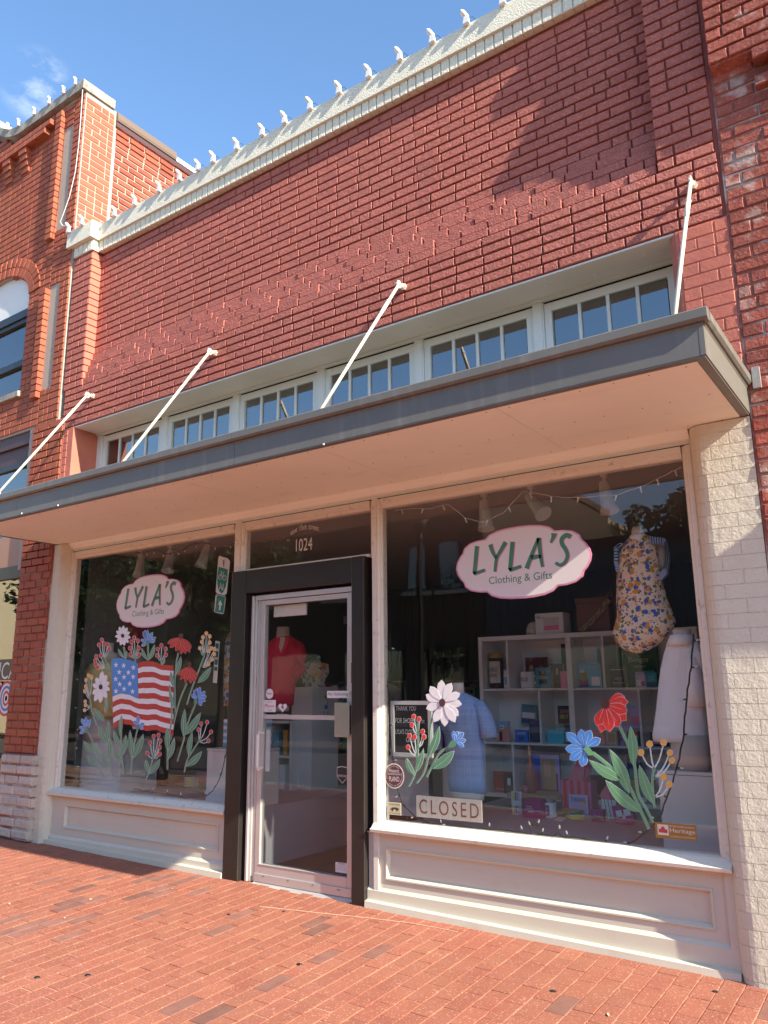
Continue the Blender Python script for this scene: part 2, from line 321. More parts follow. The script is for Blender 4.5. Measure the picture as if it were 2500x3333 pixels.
# ================================================================ the ground
def ground_sheet(name, m, x0, x1, y0, y1, dz, tilt=True):
    mb = MB(); f = (lambda x, y: gz(x, y)+dz) if tilt else (lambda x, y: dz)
    mb.add([(x0, y0, f(x0, y0)), (x1, y0, f(x1, y0)), (x1, y1, f(x1, y1)), (x0, y1, f(x0, y1))], [(0,1,2,3)])
    return tag(mb.build(name, m), kind='structure')
gnd = MB(); gnd.box(-900, 900, -900, 900, -1.6, -1.45); tag(gnd.build('ground', 'asphalt'), kind='structure')
road = MB(); road.box(-200, 200, -14.0, -6.05, -1.4, -.44); tag(road.build('road', 'asphalt'), kind='structure')
opp = MB(); opp.box(-200, 200, -18.2, -14.0, -1.4, -.29); mk('far_paving', (0.17, 0.12, 0.10), 0.9); tag(opp.build('far_pavement', 'far_paving'), kind='structure')
pv = MB()
X0, X1, Y0, Y1 = -60, 30, -5.9, 0.12
pv.add([(x, y, gz(x, y)+z) for z in (-.95, -.0035) for x, y in ((X0, Y0), (X1, Y0), (X1, Y1), (X0, Y1))], [(4,5,6,7), (0,1,5,4), (1,2,6,5), (2,3,7,6), (3,0,4,7)])
pave = tag(pv.build('pavement', 'joint_sand'), kind='structure')
kb = MB(); kb.add([(x, y, gz(x, y)+z) for z in (-.95, .004) for x, y in ((X0, -6.05), (X1, -6.05), (X1, -5.9), (X0, -5.9))], [(4,5,6,7), (0,1,5,4), (1,2,6,5), (2,3,7,6), (3,0,4,7)])
tag(kb.build('kerb', 'kerb'), kind='structure')
# pavers: long side runs out from the shop, rows side by side
tilt = Matrix.Rotation(0.012, 3, 'Y') @ Matrix.Rotation(0.046, 3, 'X')
RP = tilt @ ROT['+zy']; pvs = []
pw, pl, sk = 0.1025, 0.205, 0.0               # rows run straight out from the shop front
cs, sn = math.cos(sk), math.sin(sk); RZ = Matrix.Rotation(sk, 3, 'Z')
for i in range(int(13.2/pw)):
    u = 1.0 - i*pw; v = 1.8 - (pl/2 if i % 2 else 0) + random.uniform(-.02, .02)
    while v > -7.2:
        e = v; s = v-pl; v -= pl; cv = (s+e)/2
        x = -2.5+(u+2.5)*cs - cv*sn; y = (u+2.5)*sn + cv*cs
        if y > 0.03 or y < -5.72 or x < -9.5 or x > .9: continue
        r = random.random()
        dk = noise.noise(Vector((x*1.1, y*0.8, 3))) > 0.22 and r < 0.4 or r < 0.05
        rot = Matrix.Rotation(random.uniform(-.009, .009), 3, 'X') @ Matrix.Rotation(random.uniform(-.007, .007), 3, 'Y')
        pvs.append(((x, y, gz(x, y)+random.uniform(-.0012, .0014)), rot @ tilt @ RZ @ ROT['+zy'], pl-.0055, pw-0.005, 0.03, 'paver_dark' if dk else 'paver', None, 0.0009, 0.0018))
lay(pvs, pave, 300, 'brick', 'brick_paving')
# gum spots and litter trodden on the paving
gum = [(120, 3182, 'leftmost chewing gum spot near the front edge of the paving'), (285, 3175, 'second chewing gum spot from the left near the front of the paving'), (1800, 3227, 'largest black gum spot, below the middle of the right stall riser'), (975, 3140, 'gum spot on the paving well in front of the door'), (2328, 3229, 'gum spot on the paving at the far right by the beige pier'), (745, 2977, 'gum spot on the paving in front of the left door post'), (1655, 2960, 'small gum spot close under the right stall riser'), (925, 2968, 'small gum spot just before the door threshold')]
for i, (px, py, glab) in enumerate(gum):
    p = atg(px, py); mb = MB(); r = random.uniform(.009, .016); z = gz(p.x, p.y)
    mb.add([(p.x+r*random.uniform(.8, 1.2)*math.cos(t*.7854), p.y+r*.8*random.uniform(.8, 1.2)*math.sin(t*.7854), z+.0045) for t in range(8)] + [(p.x+r*1.2*math.cos(t*.7854), p.y+r*math.sin(t*.7854), z+.001) for t in range(8)],
           [list(range(8))] + [(t, t+8, (t+1) % 8+8, (t+1) % 8) for t in range(8)])
    solo(mb, 'gum_spot', 'near_black', glab, 'gum', 'gum spots on the paving')
mk('pale_string', (0.55, 0.36, 0.25), 0.8); P = [atg(600+x/.732, 2800+y/.732) for x, y in ((180, 112), (240, 118), (330, 128), (430, 138), (530, 150), (600, 162), (650, 172))]
mb = MB(); mb.tube([(p.x, p.y, gz(p.x, p.y)+.003) for p in P], .0028, 5); solo(mb, 'string', 'pale_string', 'long pale string lying on the paving in front of the door and right window', 'string')  # thin tube tracing a pale line over the paving
mk('dry_leaf', (0.55, 0.40, 0.26), 0.8)
for px, py, llab in ((60, 2878, 'pale leaf scrap in the sun at the far left of the paving'), (295, 2930, 'leaf scrap on the paving left of the canopy shadow corner'), (1040, 3050, 'leaf scrap on the paving in front of the door'), (1980, 3307, 'leaf scrap at the bottom edge of the paving right of centre'), (560, 2895, 'leaf scrap on the paving below the lit corner of the left riser'), (210, 2990, 'leaf scrap low on the paving at the left'), (1525, 3000, 'leaf scrap against the foot of the right stall riser'), (30, 2945, 'lower leaf scrap at the far left edge of the paving')):
    p = atg(px, py); z = gz(p.x, p.y)+.004; mb = MB(); a = random.uniform(0, 3); r = random.uniform(.008, .02)
    c, s = math.cos(a), math.sin(a)
    pts = [(-1, 0, .1), (-.3, .35, .25), (.5, .3, .12), (1, 0, .3), (.4, -.35, .2), (-.4, -.3, .08)]
    V = [(p.x+r*(u*c-v*s), p.y+r*(u*s+v*c), z+r*h) for u, v, h in pts]
    mb.add(V + [(a_, b_, c_-.0012) for a_, b_, c_ in V], [(0,1,2,3,4,5), (11,10,9,8,7,6)])
    solo(mb, 'dry_leaf', 'dry_leaf', llab, 'leaf', 'leaf scraps on the pavement')
# ================================================================ the shop building
PITCH = 0.0756
shop = thing('shop_building', (-4, 0, 0), 'single storey shop with painted maroon brick, grey canopy and beige shopfront', 'shop')
def part(mb, name, m, par=shop, **k): return mb.build(name, m, par, **k)
# walls behind the bricks
w = MB(); w.prism([(-.06, 4.43), (.036, 4.43+.38), (.5, 4.81), (.5, 4.43)], -6.87, -1.045, 'yz'); w.box(-7.20, -.70, .036, .5, 4.431, 6.0); w.box(-7.18, -6.872, -.084, .036, 4.43, 6.0); w.box(-1.04, -.712, -.084, .036, 4.43, 6.0); w.box(-7.16, -.70, -.084, .22, 4.004, 4.43)
wall = part(w, 'painted_wall', 'painted_mortar')
B = []
def yrec(x, z):
    n_ = noise.noise(Vector((x*1.7, z*6, 0)))*.012
    k = int((z-4.43)/PITCH)
    if k < 5: return (-.084, -.062, -.040, -.018, .004)[k] + n_*.5 + random.uniform(-.006, .003)
    return .02
courses(B, -6.865, -1.05, 4.43, 20, PITCH, .218, yrec, 'painted_brick', jit=.003, part=wall, hdr=.08, wob=.25, d=.07)
courses(B, -7.185, -6.865, 4.43, 20, PITCH, .218, -.1, 'painted_brick', jit=.002, part=wall, hdr=.1, d=.12)
courses(B, -1.05, -.712, 4.43, 20, PITCH, .218, -.1, 'painted_brick', jit=.002, part=wall, hdr=.1, d=.12)
courses(B, -7.15, -.705, 4.005, 6, .0708, .218, -.1, 'painted_brick', jit=.003, part=wall, hdr=.1, wob=.1)
lay(B, wall, 300, 'brick', 'brick_courses')
# returns of the two pilasters
rt = MB()
for k in range(20):
    z = 4.43+k*PITCH+.006
    rt.box(-6.872, -6.862, -.098, .03, z, z+PITCH-.012)
tag(part(rt, 'pilaster_return', 'painted_smear', wall), kind='stuff')
# jambs beside the transom windows and the smooth painted pier above the canopy
jb = MB(); jb.box(-7.14, -6.945, -.1, .30, 2.95, 4.0); part(jb, 'painted_jamb', 'painted_smear')
jb = MB(); jb.prism([(-1.02, -.06), (-.98, -.1), (-.69, -.1), (-.69, .3), (-1.02, .3)], 2.95, 4.0, 'xy'); part(jb, 'painted_jamb', 'painted_smear')
jbb = []
courses(jbb, -.965, -.692, 3.0, 13, .0765, .20, -.1035, 'painted_smear', jit=.0012, joint=.006, d=.02, hdr=.3)
courses(jbb, -7.138, -7.03, 3.0, 13, .0765, .20, -.1035, 'painted_smear', jit=.0012, joint=.006, d=.02, hdr=.3)
# soldier course and coping
so_m = MB(); so_m.box(-6.87, -.70, -.018, .4, 5.975, 6.09); so_m.box(-7.2, -6.868, -.094, .006, 5.975, 6.09); so_m.box(-1.05, -.712, -.094, .006, 5.975, 6.09)
sc = part(so_m, 'soldier_course', 'stucco'); SB = []
def soldiers(x0, x1, y, d):
    n = round((x1-x0)/.0765); p = (x1-x0)/n
    for i in range(n): SB.append(((x0+(i+.5)*p, y, 6.03), '-y', p-.010, .125, d, 'stucco', sc, .0015, .004))
soldiers(-6.855, -1.06, -.032, .05); soldiers(-7.195, -6.868, -.108, .12); soldiers(-1.045, -.712, -.108, .12)
lay(SB, sc, 300, 'soldier_brick', 'soldier_bricks')
sr = MB(); sr.box(-6.870, -6.858, -.105, -.018, 5.968, 6.09); part(sr, 'soldier_return', 'stucco', sc)
cp = MB()
def coping(x0, x1, yf, z0=6.09, z1=6.285, yb=.42):
    cp.prism([(yf, z0), (yf, z1-.012), (yf+.012, z1), (yb, z1+.02), (yb, z0)], x0, x1, 'yz')
coping(-6.828, -1.085, -.056); coping(-7.262, -6.829, -.160); coping(-1.084, -.70, -.160)
cop = part(cp, 'coping', 'stucco')
# soffit of the window recess, buttons on it
sf = MB(); sf.box(-6.95, -.985, -.09, .21, 3.99, 4.003); sf.box(-6.95, -.985, .17, .21, 3.972, 3.989)
rs = part(sf, 'recess_soffit', 'soffit_white')
for x, y in ((-6.63, .07), (-6.32, .012), (-6.0, .08), (-5.69, .03), (-5.37, .09), (-5.05, .03), (-4.73, .09), (-4.41, .03), (-4.09, .08), (-3.77, .03), (-3.45, .09), (-3.13, .03), (-2.816, .10), (-2.495, .03), (-2.178, .09), (-1.857, .024), (-1.537, .09), (-1.2, .03)):
    mb = MB(); mb.lathe(x, y, [(.016, 3.991), (.016, 3.988), (.010, 3.984), (.001, 3.983)], 10); mb.build('soffit_button', 'soffit_white', rs)
# transom windows
tf = MB(); zt0 = 3.02
posts = [-5.9, -4.93, -3.945, -2.98, -2.0]
for a, b in [(-6.944, -6.872)]+[(p-.033, p+.033) for p in posts]+[(-1.064, -1.0)]:
    tf = MB(); tf.box(a, b, .188, .26, zt0, 3.971)
    if -6.8 < a < -1.5: tf.box(b+.0005, b+.011, .197, .26, zt0, 3.971)
    part(tf, 'transom_post', 'white_paint')
dg = MB(); dg.box(-6.95, -.98, .245, .262, 3.958, 3.99); part(dg, 'transom_gap', 'dark_gap')
xs = [-6.865]+[p+.047 for p in posts]; xe = [p-.037 for p in posts]+[-1.068]
for a, b in zip(xs, xe):
    s_ = MB(); T = 3.958; st_ = .052
    s_.box(a, a+st_, .205, .245, zt0, T); s_.box(b-st_, b, .205, .245, zt0, T); s_.box(a+st_, b-st_, .207, .245, T-.062, T); s_.box(a+st_, b-st_, .207, .245, zt0, zt0+.08)
    sash = part(s_, 'transom_window', 'white_paint', bevel=.002)
    wd = (b-a-2*st_)/4
    for i in range(1, 4):
        mb = MB(); c = a+st_+wd*i; mb.box(c-.011, c+.011, .211, .238, zt0+.08, T-.063); mb.build('glazing_bar', 'white_paint', sash)
    for i in range(4):
        mb = MB(); c = a+st_+wd*i; mb.box(c+.010, c+wd-.010, .224, .229, zt0+.08, T-.06); mb.build('pane', G_SKY, sash)
# canopy
cx0, cx1 = -7.09, -.69
cb = MB(); cb.box(cx0+.012, cx1-.012, -1.045, -.02, 2.815, 2.99)
cb.add([(cx0, -1.08, 2.99), (cx1, -1.08, 2.99), (cx1, -.09, 3.03), (cx0, -.09, 3.03), (cx0, -1.08, 3.0), (cx1, -1.08, 3.0), (cx1, -.09, 3.06), (cx0, -.09, 3.06)], [(0,3,2,1),(4,5,6,7),(0,1,5,4),(1,2,6,5),(2,3,7,6),(3,0,4,7)])
can = part(cb, 'canopy', 'fascia_grey')
seams = [-6.05, -3.30, cx1]
xl = cx0
for i, xr in enumerate([-6.165, -3.62, cx1]):
    f = MB(); xa = xl+(.0015 if i else 0); xb_ = xr-.0015
    f.prism([(-1.045, 2.80), (-1.062, 2.80), (-1.062, 2.94), (-1.068, 2.948), (-1.068, 2.955), (-1.045, 2.955)], xa, xb_+(.0015 if i == 2 else 0), 'yz')
    f.prism([(-1.045, 2.9552), (-1.082, 2.9552), (-1.094, 2.968), (-1.094, 3.008), (-1.085, 3.016), (-1.045, 3.018)], xa, xb_+(.03 if i == 2 else 0), 'yz')
    part(f, 'fascia', 'fascia_grey', can); xl = xr
f = MB(); f.prism([(cx1, 2.80), (cx1+.002, 2.80), (cx1+.002, 2.94), (cx1+.008, 2.948), (cx1+.008, 2.955), (cx1-.02, 2.955), (cx1-.02, 2.80)], -1.063, -.101, 'xz')
part(f, 'end_fascia', 'fascia_grey', can)
f = MB(); f.prism([(cx1-.02, 2.9552), (cx1+.018, 2.9552), (cx1+.03, 2.968), (cx1+.03, 3.008), (cx1+.021, 3.016), (cx1-.02, 3.018)], -1.044, -.10, 'xz')
f.box(cx1-.02, cx1+.03, -.10, -.098, 2.956, 3.018)
part(f, 'end_cornice', 'fascia_grey', can)
f = MB(); f.box(cx0+.02, cx1-.004, -1.06, -1.02, 2.792, 2.799); f.box(cx1-.045, cx1-.004, -1.019, -.06, 2.792, 2.799); f.box(cx0+.0, cx0+.02, -1.06, -.06, 2.792, 2.799); part(f, 'edge_trim', 'fascia_grey', can)
xl = cx0+.021
for xr in (-5.55, -4.2, -2.95, -1.75, cx1-.047):
    f = MB(); f.box(xl+.0022, xr-.0022, -1.018, -.035, 2.795+random.uniform(0, .002), 2.81); sb_ = part(f, 'soffit_board', 'soffit_paint', can)
    for q in range(6):
        for yy in (-.98, -.55, -.10): f = MB(); nx_ = xl+(xr-xl)*(q+.5)/6+random.uniform(-.03, .03); f.lathe(nx_, yy, [(.004, 2.7952), (.004, 2.7938)], 6); f.build('nail', 'bronze_metal', sb_)
    xl = xr
mk('shop_soffit_gap', (0.3, 0.2, 0.15))
f = MB(); f.box(-.655, -.615, -.125, -.1, 2.93, 3.05); part(f, 'flashing', 'grey_strip', can)
f = MB(); f.box(-.714, -.687, -.088, .1, 2.9, 7.0); part(f, 'joint_filler', 'painted_mortar')
for px, py in ((70, 1671), (188, 1645), (1053, 1446)):
    p = at(px, py, -1.066); mb = MB(); mb.lathe(p.x, -1.064, [(.006, p.z-.006), (.006, p.z+.006)], 8); mb.build('rivet', 'steel', can)
for x, h in ((-6.18, 0), (-2.0, 1), (-3.65, 1)):
    mb = MB(); mb.prism([(-1.0, 3.015), (-1.0, 3.05), (-.9, 3.017)], x-.001, x+.001, 'yz'); mb.box(x-.03, x, -1.0, -.999, 3.015, 3.05) ; mb.build('flashing_tab', 'white_paint', can)
# tie rods: from an eye bolt in the wall down to the canopy edge
for x, yb, zb_ in ((-6.645, -.965, 3.09), (-4.893, -.99, 3.045), (-2.906, -1.05, 3.02), (-.849, -.90, 3.06)):
    mb = MB(); top = Vector((x, -.17, 4.25)); bot = Vector((x, yb, zb_))
    d = (bot-top).normalized()
    mb.tube([top+d*.03, bot], .0115, 8); mb.tube([bot, bot+Vector((0, 0, -.05))], .016, 8)
    mb.tube([top+d*.24, top+d*.42], .0145, 8); mb.tube([top+d*.235, top+d*.25], .017, 8)
    rod = mb.build('tie_rod', 'rod_paint', can, smooth=True)
    mb = MB(); mb.tube([(x, -.09, 4.258), (x, -.195, 4.25)], .010, 8)
    for k in (0, 1): mb.tube([(x, -.103-k*.02, 4.258), (x, -.117-k*.02, 4.257)], .026-.008*k, 6)
    R_ = [(x+.0, top.y+.024*math.cos(t*math.pi/5), top.z+.024*math.sin(t*math.pi/5)) for t in range(11)]
    mb.tube(R_, .008, 6); mb.build('eye_bolt', 'rod_paint', rod)
# cornice moulding under the canopy, shopfront head
hd = MB(); hd.box(-6.93, -1.03, -.005, .10, 2.72, 2.80)
hd.prism([(-.005, 2.735), (-.03, 2.745), (-.038, 2.765), (-.05, 2.775), (-.06, 2.795), (-.005, 2.795)], -6.93, -1.03, 'yz')
part(hd, 'head_moulding', 'soffit_paint')
gp = MB(); gp.box(-6.92, -1.04, -.008, .09, 2.715, 2.7195); part(gp, 'head_joint', 'dark_gap')
# window frames: outer jambs, head rail, sill
def jamb(x, side, z0, z1, wdt):
    s = -1 if side == 'a' else 1; mb = MB()
    pts = [(x+s*wdt, -.028), (x+s*.028, -.028), (x+s*.02, -.016), (x+s*.006, -.012), (x, .002), (x, .05), (x+s*wdt, .05)]
    if s > 0: pts = pts[::-1]
    mb.prism(pts, z0, z1, 'xy'); return part(mb, 'window_jamb', 'trim_paint')
jamb(-6.86, 'a', .50, 2.71, .062); jamb(-4.675, 'b', .50, 2.71, .03); jamb(-1.085, 'b', .50, 2.71, .055)
jamb(-4.549, 'a', 2.30, 2.71, .035); jamb(-3.29, 'b', 2.29, 2.71, .03); jamb(-3.19, 'a', .50, 2.71, .032)
mb = MB(); mb.box(-4.645, -4.585, -.036, .05, 2.30, 2.714); part(mb, 'mullion', 'trim_paint')
mb = MB(); mb.box(-3.259, -3.223, -.036, .05, -.02, 2.714); part(mb, 'mullion', 'trim_paint')
for a, b in ((-6.86, -4.675), (-4.549, -3.29), (-3.19, -1.085)):
    mb = MB(); z = 2.64
    mb.prism([(-.026, z+.069), (-.026, z+.03), (-.012, z+.022), (-.008, z+.004), (.006, z), (.05, z), (.05, z+.069)], a+.001, b-.001, 'yz'); part(mb, 'head_rail', 'trim_paint')
def sill(x0, x1, z0=.445, z1=.512):
    mb = MB(); mb.prism([(-.005, z0), (-.078, z0+.004), (-.082, z0+.024), (-.065, z0+.03), (-.03, z1-.004), (-.006, z1+.004), (.05, z1+.006), (.05, z0)], x0, x1, 'yz')
    return part(mb, 'window_sill', 'trim_paint', bevel=.002)
sill(-6.95, -4.645); sill(-3.259, -1.02)
mb = MB(); mb.prism([(-.02, 2.296), (-.03, 2.30), (-.02, 2.318), (.004, 2.322), (.05, 2.322), (.05, 2.296)], -4.548, -3.291, 'yz'); part(mb, 'transom_sill', 'trim_paint')
# panes
for nm, a, b, z0, z1 in (('window_glass', -6.862, -4.673, .51, 2.648), ('transom_glass', -4.551, -3.288, 2.318, 2.648), ('window_glass', -3.192, -1.083, .51, 2.648)):
    mb = MB(); mb.box(a, b, .006, .012, z0, z1); part(mb, nm, G_WIN)
mb = MB(); mb.box(-6.9, -1.05, .02, .045, 2.65, 2.72); part(mb, 'head_backing', 'trim_paint')
# stall risers: frame and sunk panel
def riser(x0, x1, px0, px1, zb0, zb1, pz0=.165, pz1=.348):
    mb = MB(); y = -.02
    mb.box(x0, x1, .0, .06, -.12, .46)
    mb.box(x0, px0, y, -.0005, .10, .444); mb.box(px1, x1, y, -.0005, .10, .444); mb.box(px0, px1, y, -.0005, pz1, .444); mb.box(px0, px1, y, -.0005, .10, pz0)
    r = part(mb, 'stall_riser', 'panel_paint')
    mb = MB(); mo = .018
    for (a, b, c, d, h) in ((px0, pz0, px1, pz0, 0), (px0, pz1, px1, pz1, 1), (px0, pz0, px0, pz1, 2), (px1, pz0, px1, pz1, 3)):
        if h == 0: mb.prism([(y-.008, b-.006), (y-.008, b+.003), (-.001, b+mo), (-.001, b-.006)], a-.006, c+.006, 'yz')
        if h == 1: mb.prism([(y-.008, b+.006), (y-.008, b-.003), (-.001, b-mo), (-.001, b+.006)][::-1], a-.006, c+.006, 'yz')
        if h == 2: mb.prism([(a-.006, y-.0075), (a+.003, y-.0075), (a+mo, -.0012), (a-.006, -.0012)], b+.002, d-.002, 'xy')
        if h == 3: mb.prism([(a+.006, y-.0075), (a-.003, y-.0075), (a-mo, -.0012), (a+.006, -.0012)][::-1], b+.002, d-.002, 'xy')
    mb.build('panel_moulding', 'panel_paint', r)
    mb = MB(); mb.prism([(-.0205, .430), (-.045, .4448), (-.0205, .4448)], x0, x1, 'yz'); mb.build('bed_mould', 'panel_paint', r)
    mb = MB(); mb.add([(x0, -.038, zb0+.02), (x1, -.038, zb1+.02), (x1, -.038, .085), (x0, -.038, .085), (x0, -.021, zb0+.02), (x1, -.021, zb1+.02), (x1, -.021, .105), (x0, -.021, .105)], [(0,1,2,3), (3,2,6,7), (0,3,7,4), (1,5,6,2), (0,4,5,1)]); mb.build('base_board', 'panel_paint', r)
    mb = MB(); mb.add([(x0, -.075, zb0-.03), (x1, -.075, zb1-.03), (x1, -.07, zb1+.022), (x0, -.07, zb0+.022), (x0, -.037, zb0-.03), (x1, -.037, zb1-.03), (x1, -.037, zb1+.028), (x0, -.037, zb0+.028)], [(0,1,2,3), (3,2,6,7), (0,3,7,4), (1,5,6,2), (0,4,5,1)]); mb.build('skirting', 'panel_paint', r)
riser(-6.94, -4.64, -6.715, -4.735, .04, .015, .178, .365); riser(-3.31, -1.025, -3.165, -1.14, -.0, -.035)
mb = MB(); mb.box(-1.068, -1.02, -.036, -.0205, -.04, .444); part(mb, 'end_stile', 'panel_paint')
# rounded painted piers at both ends
def pier(x0, x1, flip, z0, z1, nm):
    R_ = .09
    arc = [(x1-R_+R_*math.sin(t*math.pi/12), -.1+R_-R_*math.cos(t*math.pi/12)) for t in range(7)]     # right rounded corner
    pts = [(x0, -.1)] + arc + [(x1, .08), (x0, .08)]
    if flip: pts = [(x0+x1-a, b) for a, b in pts][::-1]
    ins = .0028
    core = MB(); core.prism([(min(max(a, x0+ins), x1-ins), b+ins if b < .07 else b) for a, b in pts], z0, z1, 'xy')
    pr = part(core, nm, 'beige_paint'); k = 0; z = z0+.0
    while z < z1-.03:
        h = min(.0765, z1-z); sp = x0+(x1-x0)*((.36 if k % 2 else .66))
        for (a0, a1) in ((x0, sp), (sp, x1)):
            q = []
            for a, b in pts:
                q.append((min(max(a, a0+.001), a1-.001), b+random.uniform(-.0006, .0006) if b < .07 else b))
            # drop repeated points
            qq = [q[0]]
            for p in q[1:]:
                if (abs(p[0]-qq[-1][0])+abs(p[1]-qq[-1][1])) > 1e-4: qq.append(p)
            # keep only the outline portion inside the strip
            inside = [p for p, o_ in zip(q, pts) if a0-1e-6 <= o_[0] <= a1+1e-6]
            front = sorted(inside, key=lambda p: p[0])
            fr = [p for p in front if p[1] < .07]
            if not fr: continue
            if fr[0][0] > a0+.004: fr = [(a0+.0018, -.1)] + fr
            if fr[-1][0] < a1-.004: fr = fr + [(a1-.0018, -.1)]
            out = fr + [(fr[-1][0], .08), (fr[0][0], .08)]
            mb = MB(); mb.prism(out, z+.0019, z+h-.0019, 'xy'); mb.build('brick', 'beige_paint', pr)
        z += h; k += 1
    return pr
pier(-7.10, -6.915, False, -.0, 2.79, 'left_pier'); pier(-1.03, -.692, True, -.1, 2.79, 'right_pier')
lay(jbb, shop, 300)
# the black door surround
bw = MB()
surr = []
for a in (((-4.636, -4.478), (-.03, 2.302)), ((-3.424, -3.314), (-.045, 2.302))):
    (x0, x1), (z0, z1) = a; mb = MB(); mb.box(x0, x1, -.065, .05, z0, z1-.0); part(mb, 'door_surround_post', 'black_wood', bevel=.006)
mb = MB(); mb.box(-4.476, -3.426, -.063, .05, 2.118, 2.300); part(mb, 'door_surround_head', 'black_wood', bevel=.005)
mb = MB(); mb.box(-4.478, -4.44, -.01, .06, 0, 2.117); part(mb, 'door_stop', 'black_wood')
# aluminium door frame and leaf
fr = MB(); fr.box(-4.438, -4.418, -.03, .05, .0, 2.095); fr.box(-4.416, -4.398, -.012, .05, .0, 2.10); fr.box(-4.396, -4.37, .0, .05, .0, 2.10)
fr.box(-3.452, -3.426, -.02, .05, -.02, 2.095); fr.box(-4.396, -3.453, -.02, .05, 2.06, 2.097)
part(fr, 'door_frame', 'aluminium', bevel=.002)
lf = MB(); a, b = -4.362, -3.455
lf.box(a, a+.045, -.006, .038, .03, 2.055); lf.box(b-.05, b, -.006, .038, .03, 2.055); lf.box(a+.046, b-.051, -.006, .038, 2.018, 2.055); lf.box(a+.046, b-.051, -.006, .038, .03, .128)
lf.box(a+.046, b-.051, -.010, -.0065, .122, .128); lf.box(a+.005, b-.005, -.016, -.0065, .006, .062); lf.box(a+.046, b-.051, .012, .03, 1.154, 1.186)
leaf = part(lf, 'door', 'aluminium', bevel=.0015)
mb = MB(); mb.box(a+.047, b-.052, .014, .02, .129, 2.017); mb.build('door_glass', G_WIN, leaf)
mb = MB(); mb.box(-3.583, -3.451, -.05, -.044, 1.043, 1.276); mb.box(-3.583, -3.578, -.043, -.012, 1.043, 1.276); mb.box(-3.50, -3.46, -.043, -.007, 1.06, 1.26); mb.build('pull_plate', 'steel', leaf, bevel=.001)
mb = MB(); hx = -4.305
mb.tube([(hx, -.008, .80), (hx, -.05, .79), (hx+.0, -.062, .81), (hx, -.062, 1.04), (hx, -.05, 1.06), (hx, -.008, 1.05)], .012, 8); mb.box(hx-.006, hx+.03, .03, .045, .77, 1.075); mb.build('handle', 'white_paint', leaf, smooth=False)
mb = MB(); mb.tube([(-3.452, -.007, 1.335), (-3.452, -.018, 1.335)], .019, 14); mb.tube([(-3.452, -.018, 1.335), (-3.452, -.021, 1.335)], .010, 10); mb.build('lock', 'steel', leaf)
for px, py in ((856, 2852), (937, 2866), (1017, 2881), (1098, 2897), (1104, 2898)):
    p = at(px, py, -.018); mb = MB(); mb.tube([(p.x, -.0155, p.z), (p.x, -.0185, p.z)], .004, 6); mb.build('screw', 'near_black', leaf)
th = MB(); th.add([(-4.36, -.07, -.02), (-3.42, -.07, -.045), (-3.42, -.01, .004), (-4.36, -.01, .004), (-4.36, .1, .004), (-3.42, .1, .004), (-4.36, .1, -.1), (-3.42, .1, -.1), (-4.36, -.07, -.1), (-3.42, -.07, -.1)], [(0,1,2,3), (3,2,5,4), (8,9,1,0), (4,5,7,6)])
part(th, 'threshold', 'aluminium')
# shell of the shop: floor, ceiling, walls
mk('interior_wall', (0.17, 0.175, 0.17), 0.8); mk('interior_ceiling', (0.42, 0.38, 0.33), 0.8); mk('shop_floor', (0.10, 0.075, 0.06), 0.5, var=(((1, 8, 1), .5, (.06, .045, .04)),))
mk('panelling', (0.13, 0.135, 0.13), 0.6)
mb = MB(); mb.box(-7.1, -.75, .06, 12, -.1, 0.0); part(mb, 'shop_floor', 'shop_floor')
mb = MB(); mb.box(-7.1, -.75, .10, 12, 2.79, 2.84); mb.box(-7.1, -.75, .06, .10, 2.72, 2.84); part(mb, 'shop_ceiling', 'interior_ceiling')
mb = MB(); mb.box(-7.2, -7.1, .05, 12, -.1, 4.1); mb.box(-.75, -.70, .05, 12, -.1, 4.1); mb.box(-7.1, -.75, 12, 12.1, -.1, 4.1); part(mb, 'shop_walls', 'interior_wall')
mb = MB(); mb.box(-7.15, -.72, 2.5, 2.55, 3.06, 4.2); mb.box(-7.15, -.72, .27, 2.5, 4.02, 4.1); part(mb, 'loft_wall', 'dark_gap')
mb = MB(); mb.box(-7.2, -.70, .5, 12.1, 4.7, 4.85); mb.box(-7.2, -7.0, .5, 12.1, 4.1, 4.7); mb.box(-.90, -.70, .5, 12.1, 4.1, 4.7); mb.box(-7.2, -.7, 12.0, 12.1, 4.1, 4.7); part(mb, 'roof', 'concrete')
# ================================================================ left neighbour
nb = thing('brick_building', (-9.5, 0, 0), 'taller red brick building with arched window and scooped parapet at the far left', 'building')
YN = -.12
mb = MB(); mb.box(-12.5, -9.245, YN+.012, .3, 4.12, 8.05); mb.box(-7.998, -7.72, YN+.012, .3, 4.12, 8.05); mb.box(-9.244, -7.999, YN+.012, .3, 4.12, 4.60); mb.box(-9.244, -7.999, YN+.012, .3, 6.17, 8.05)
for sg in (-1, 1): mb.prism(([(-8.62+sg*.6215, 6.169), (-8.62, 6.169)] + [(-8.62+sg*.62*math.sin(i*math.pi/16), 5.80+.365*math.cos(i*math.pi/16)) for i in range(9)])[::sg], YN+.012, .3, 'xz')
mb.box(-7.72, -7.215, YN+.012, .3, 2.6, 8.10); mb.box(-12.5, -7.215, .3, 12, -.1, 7.7)
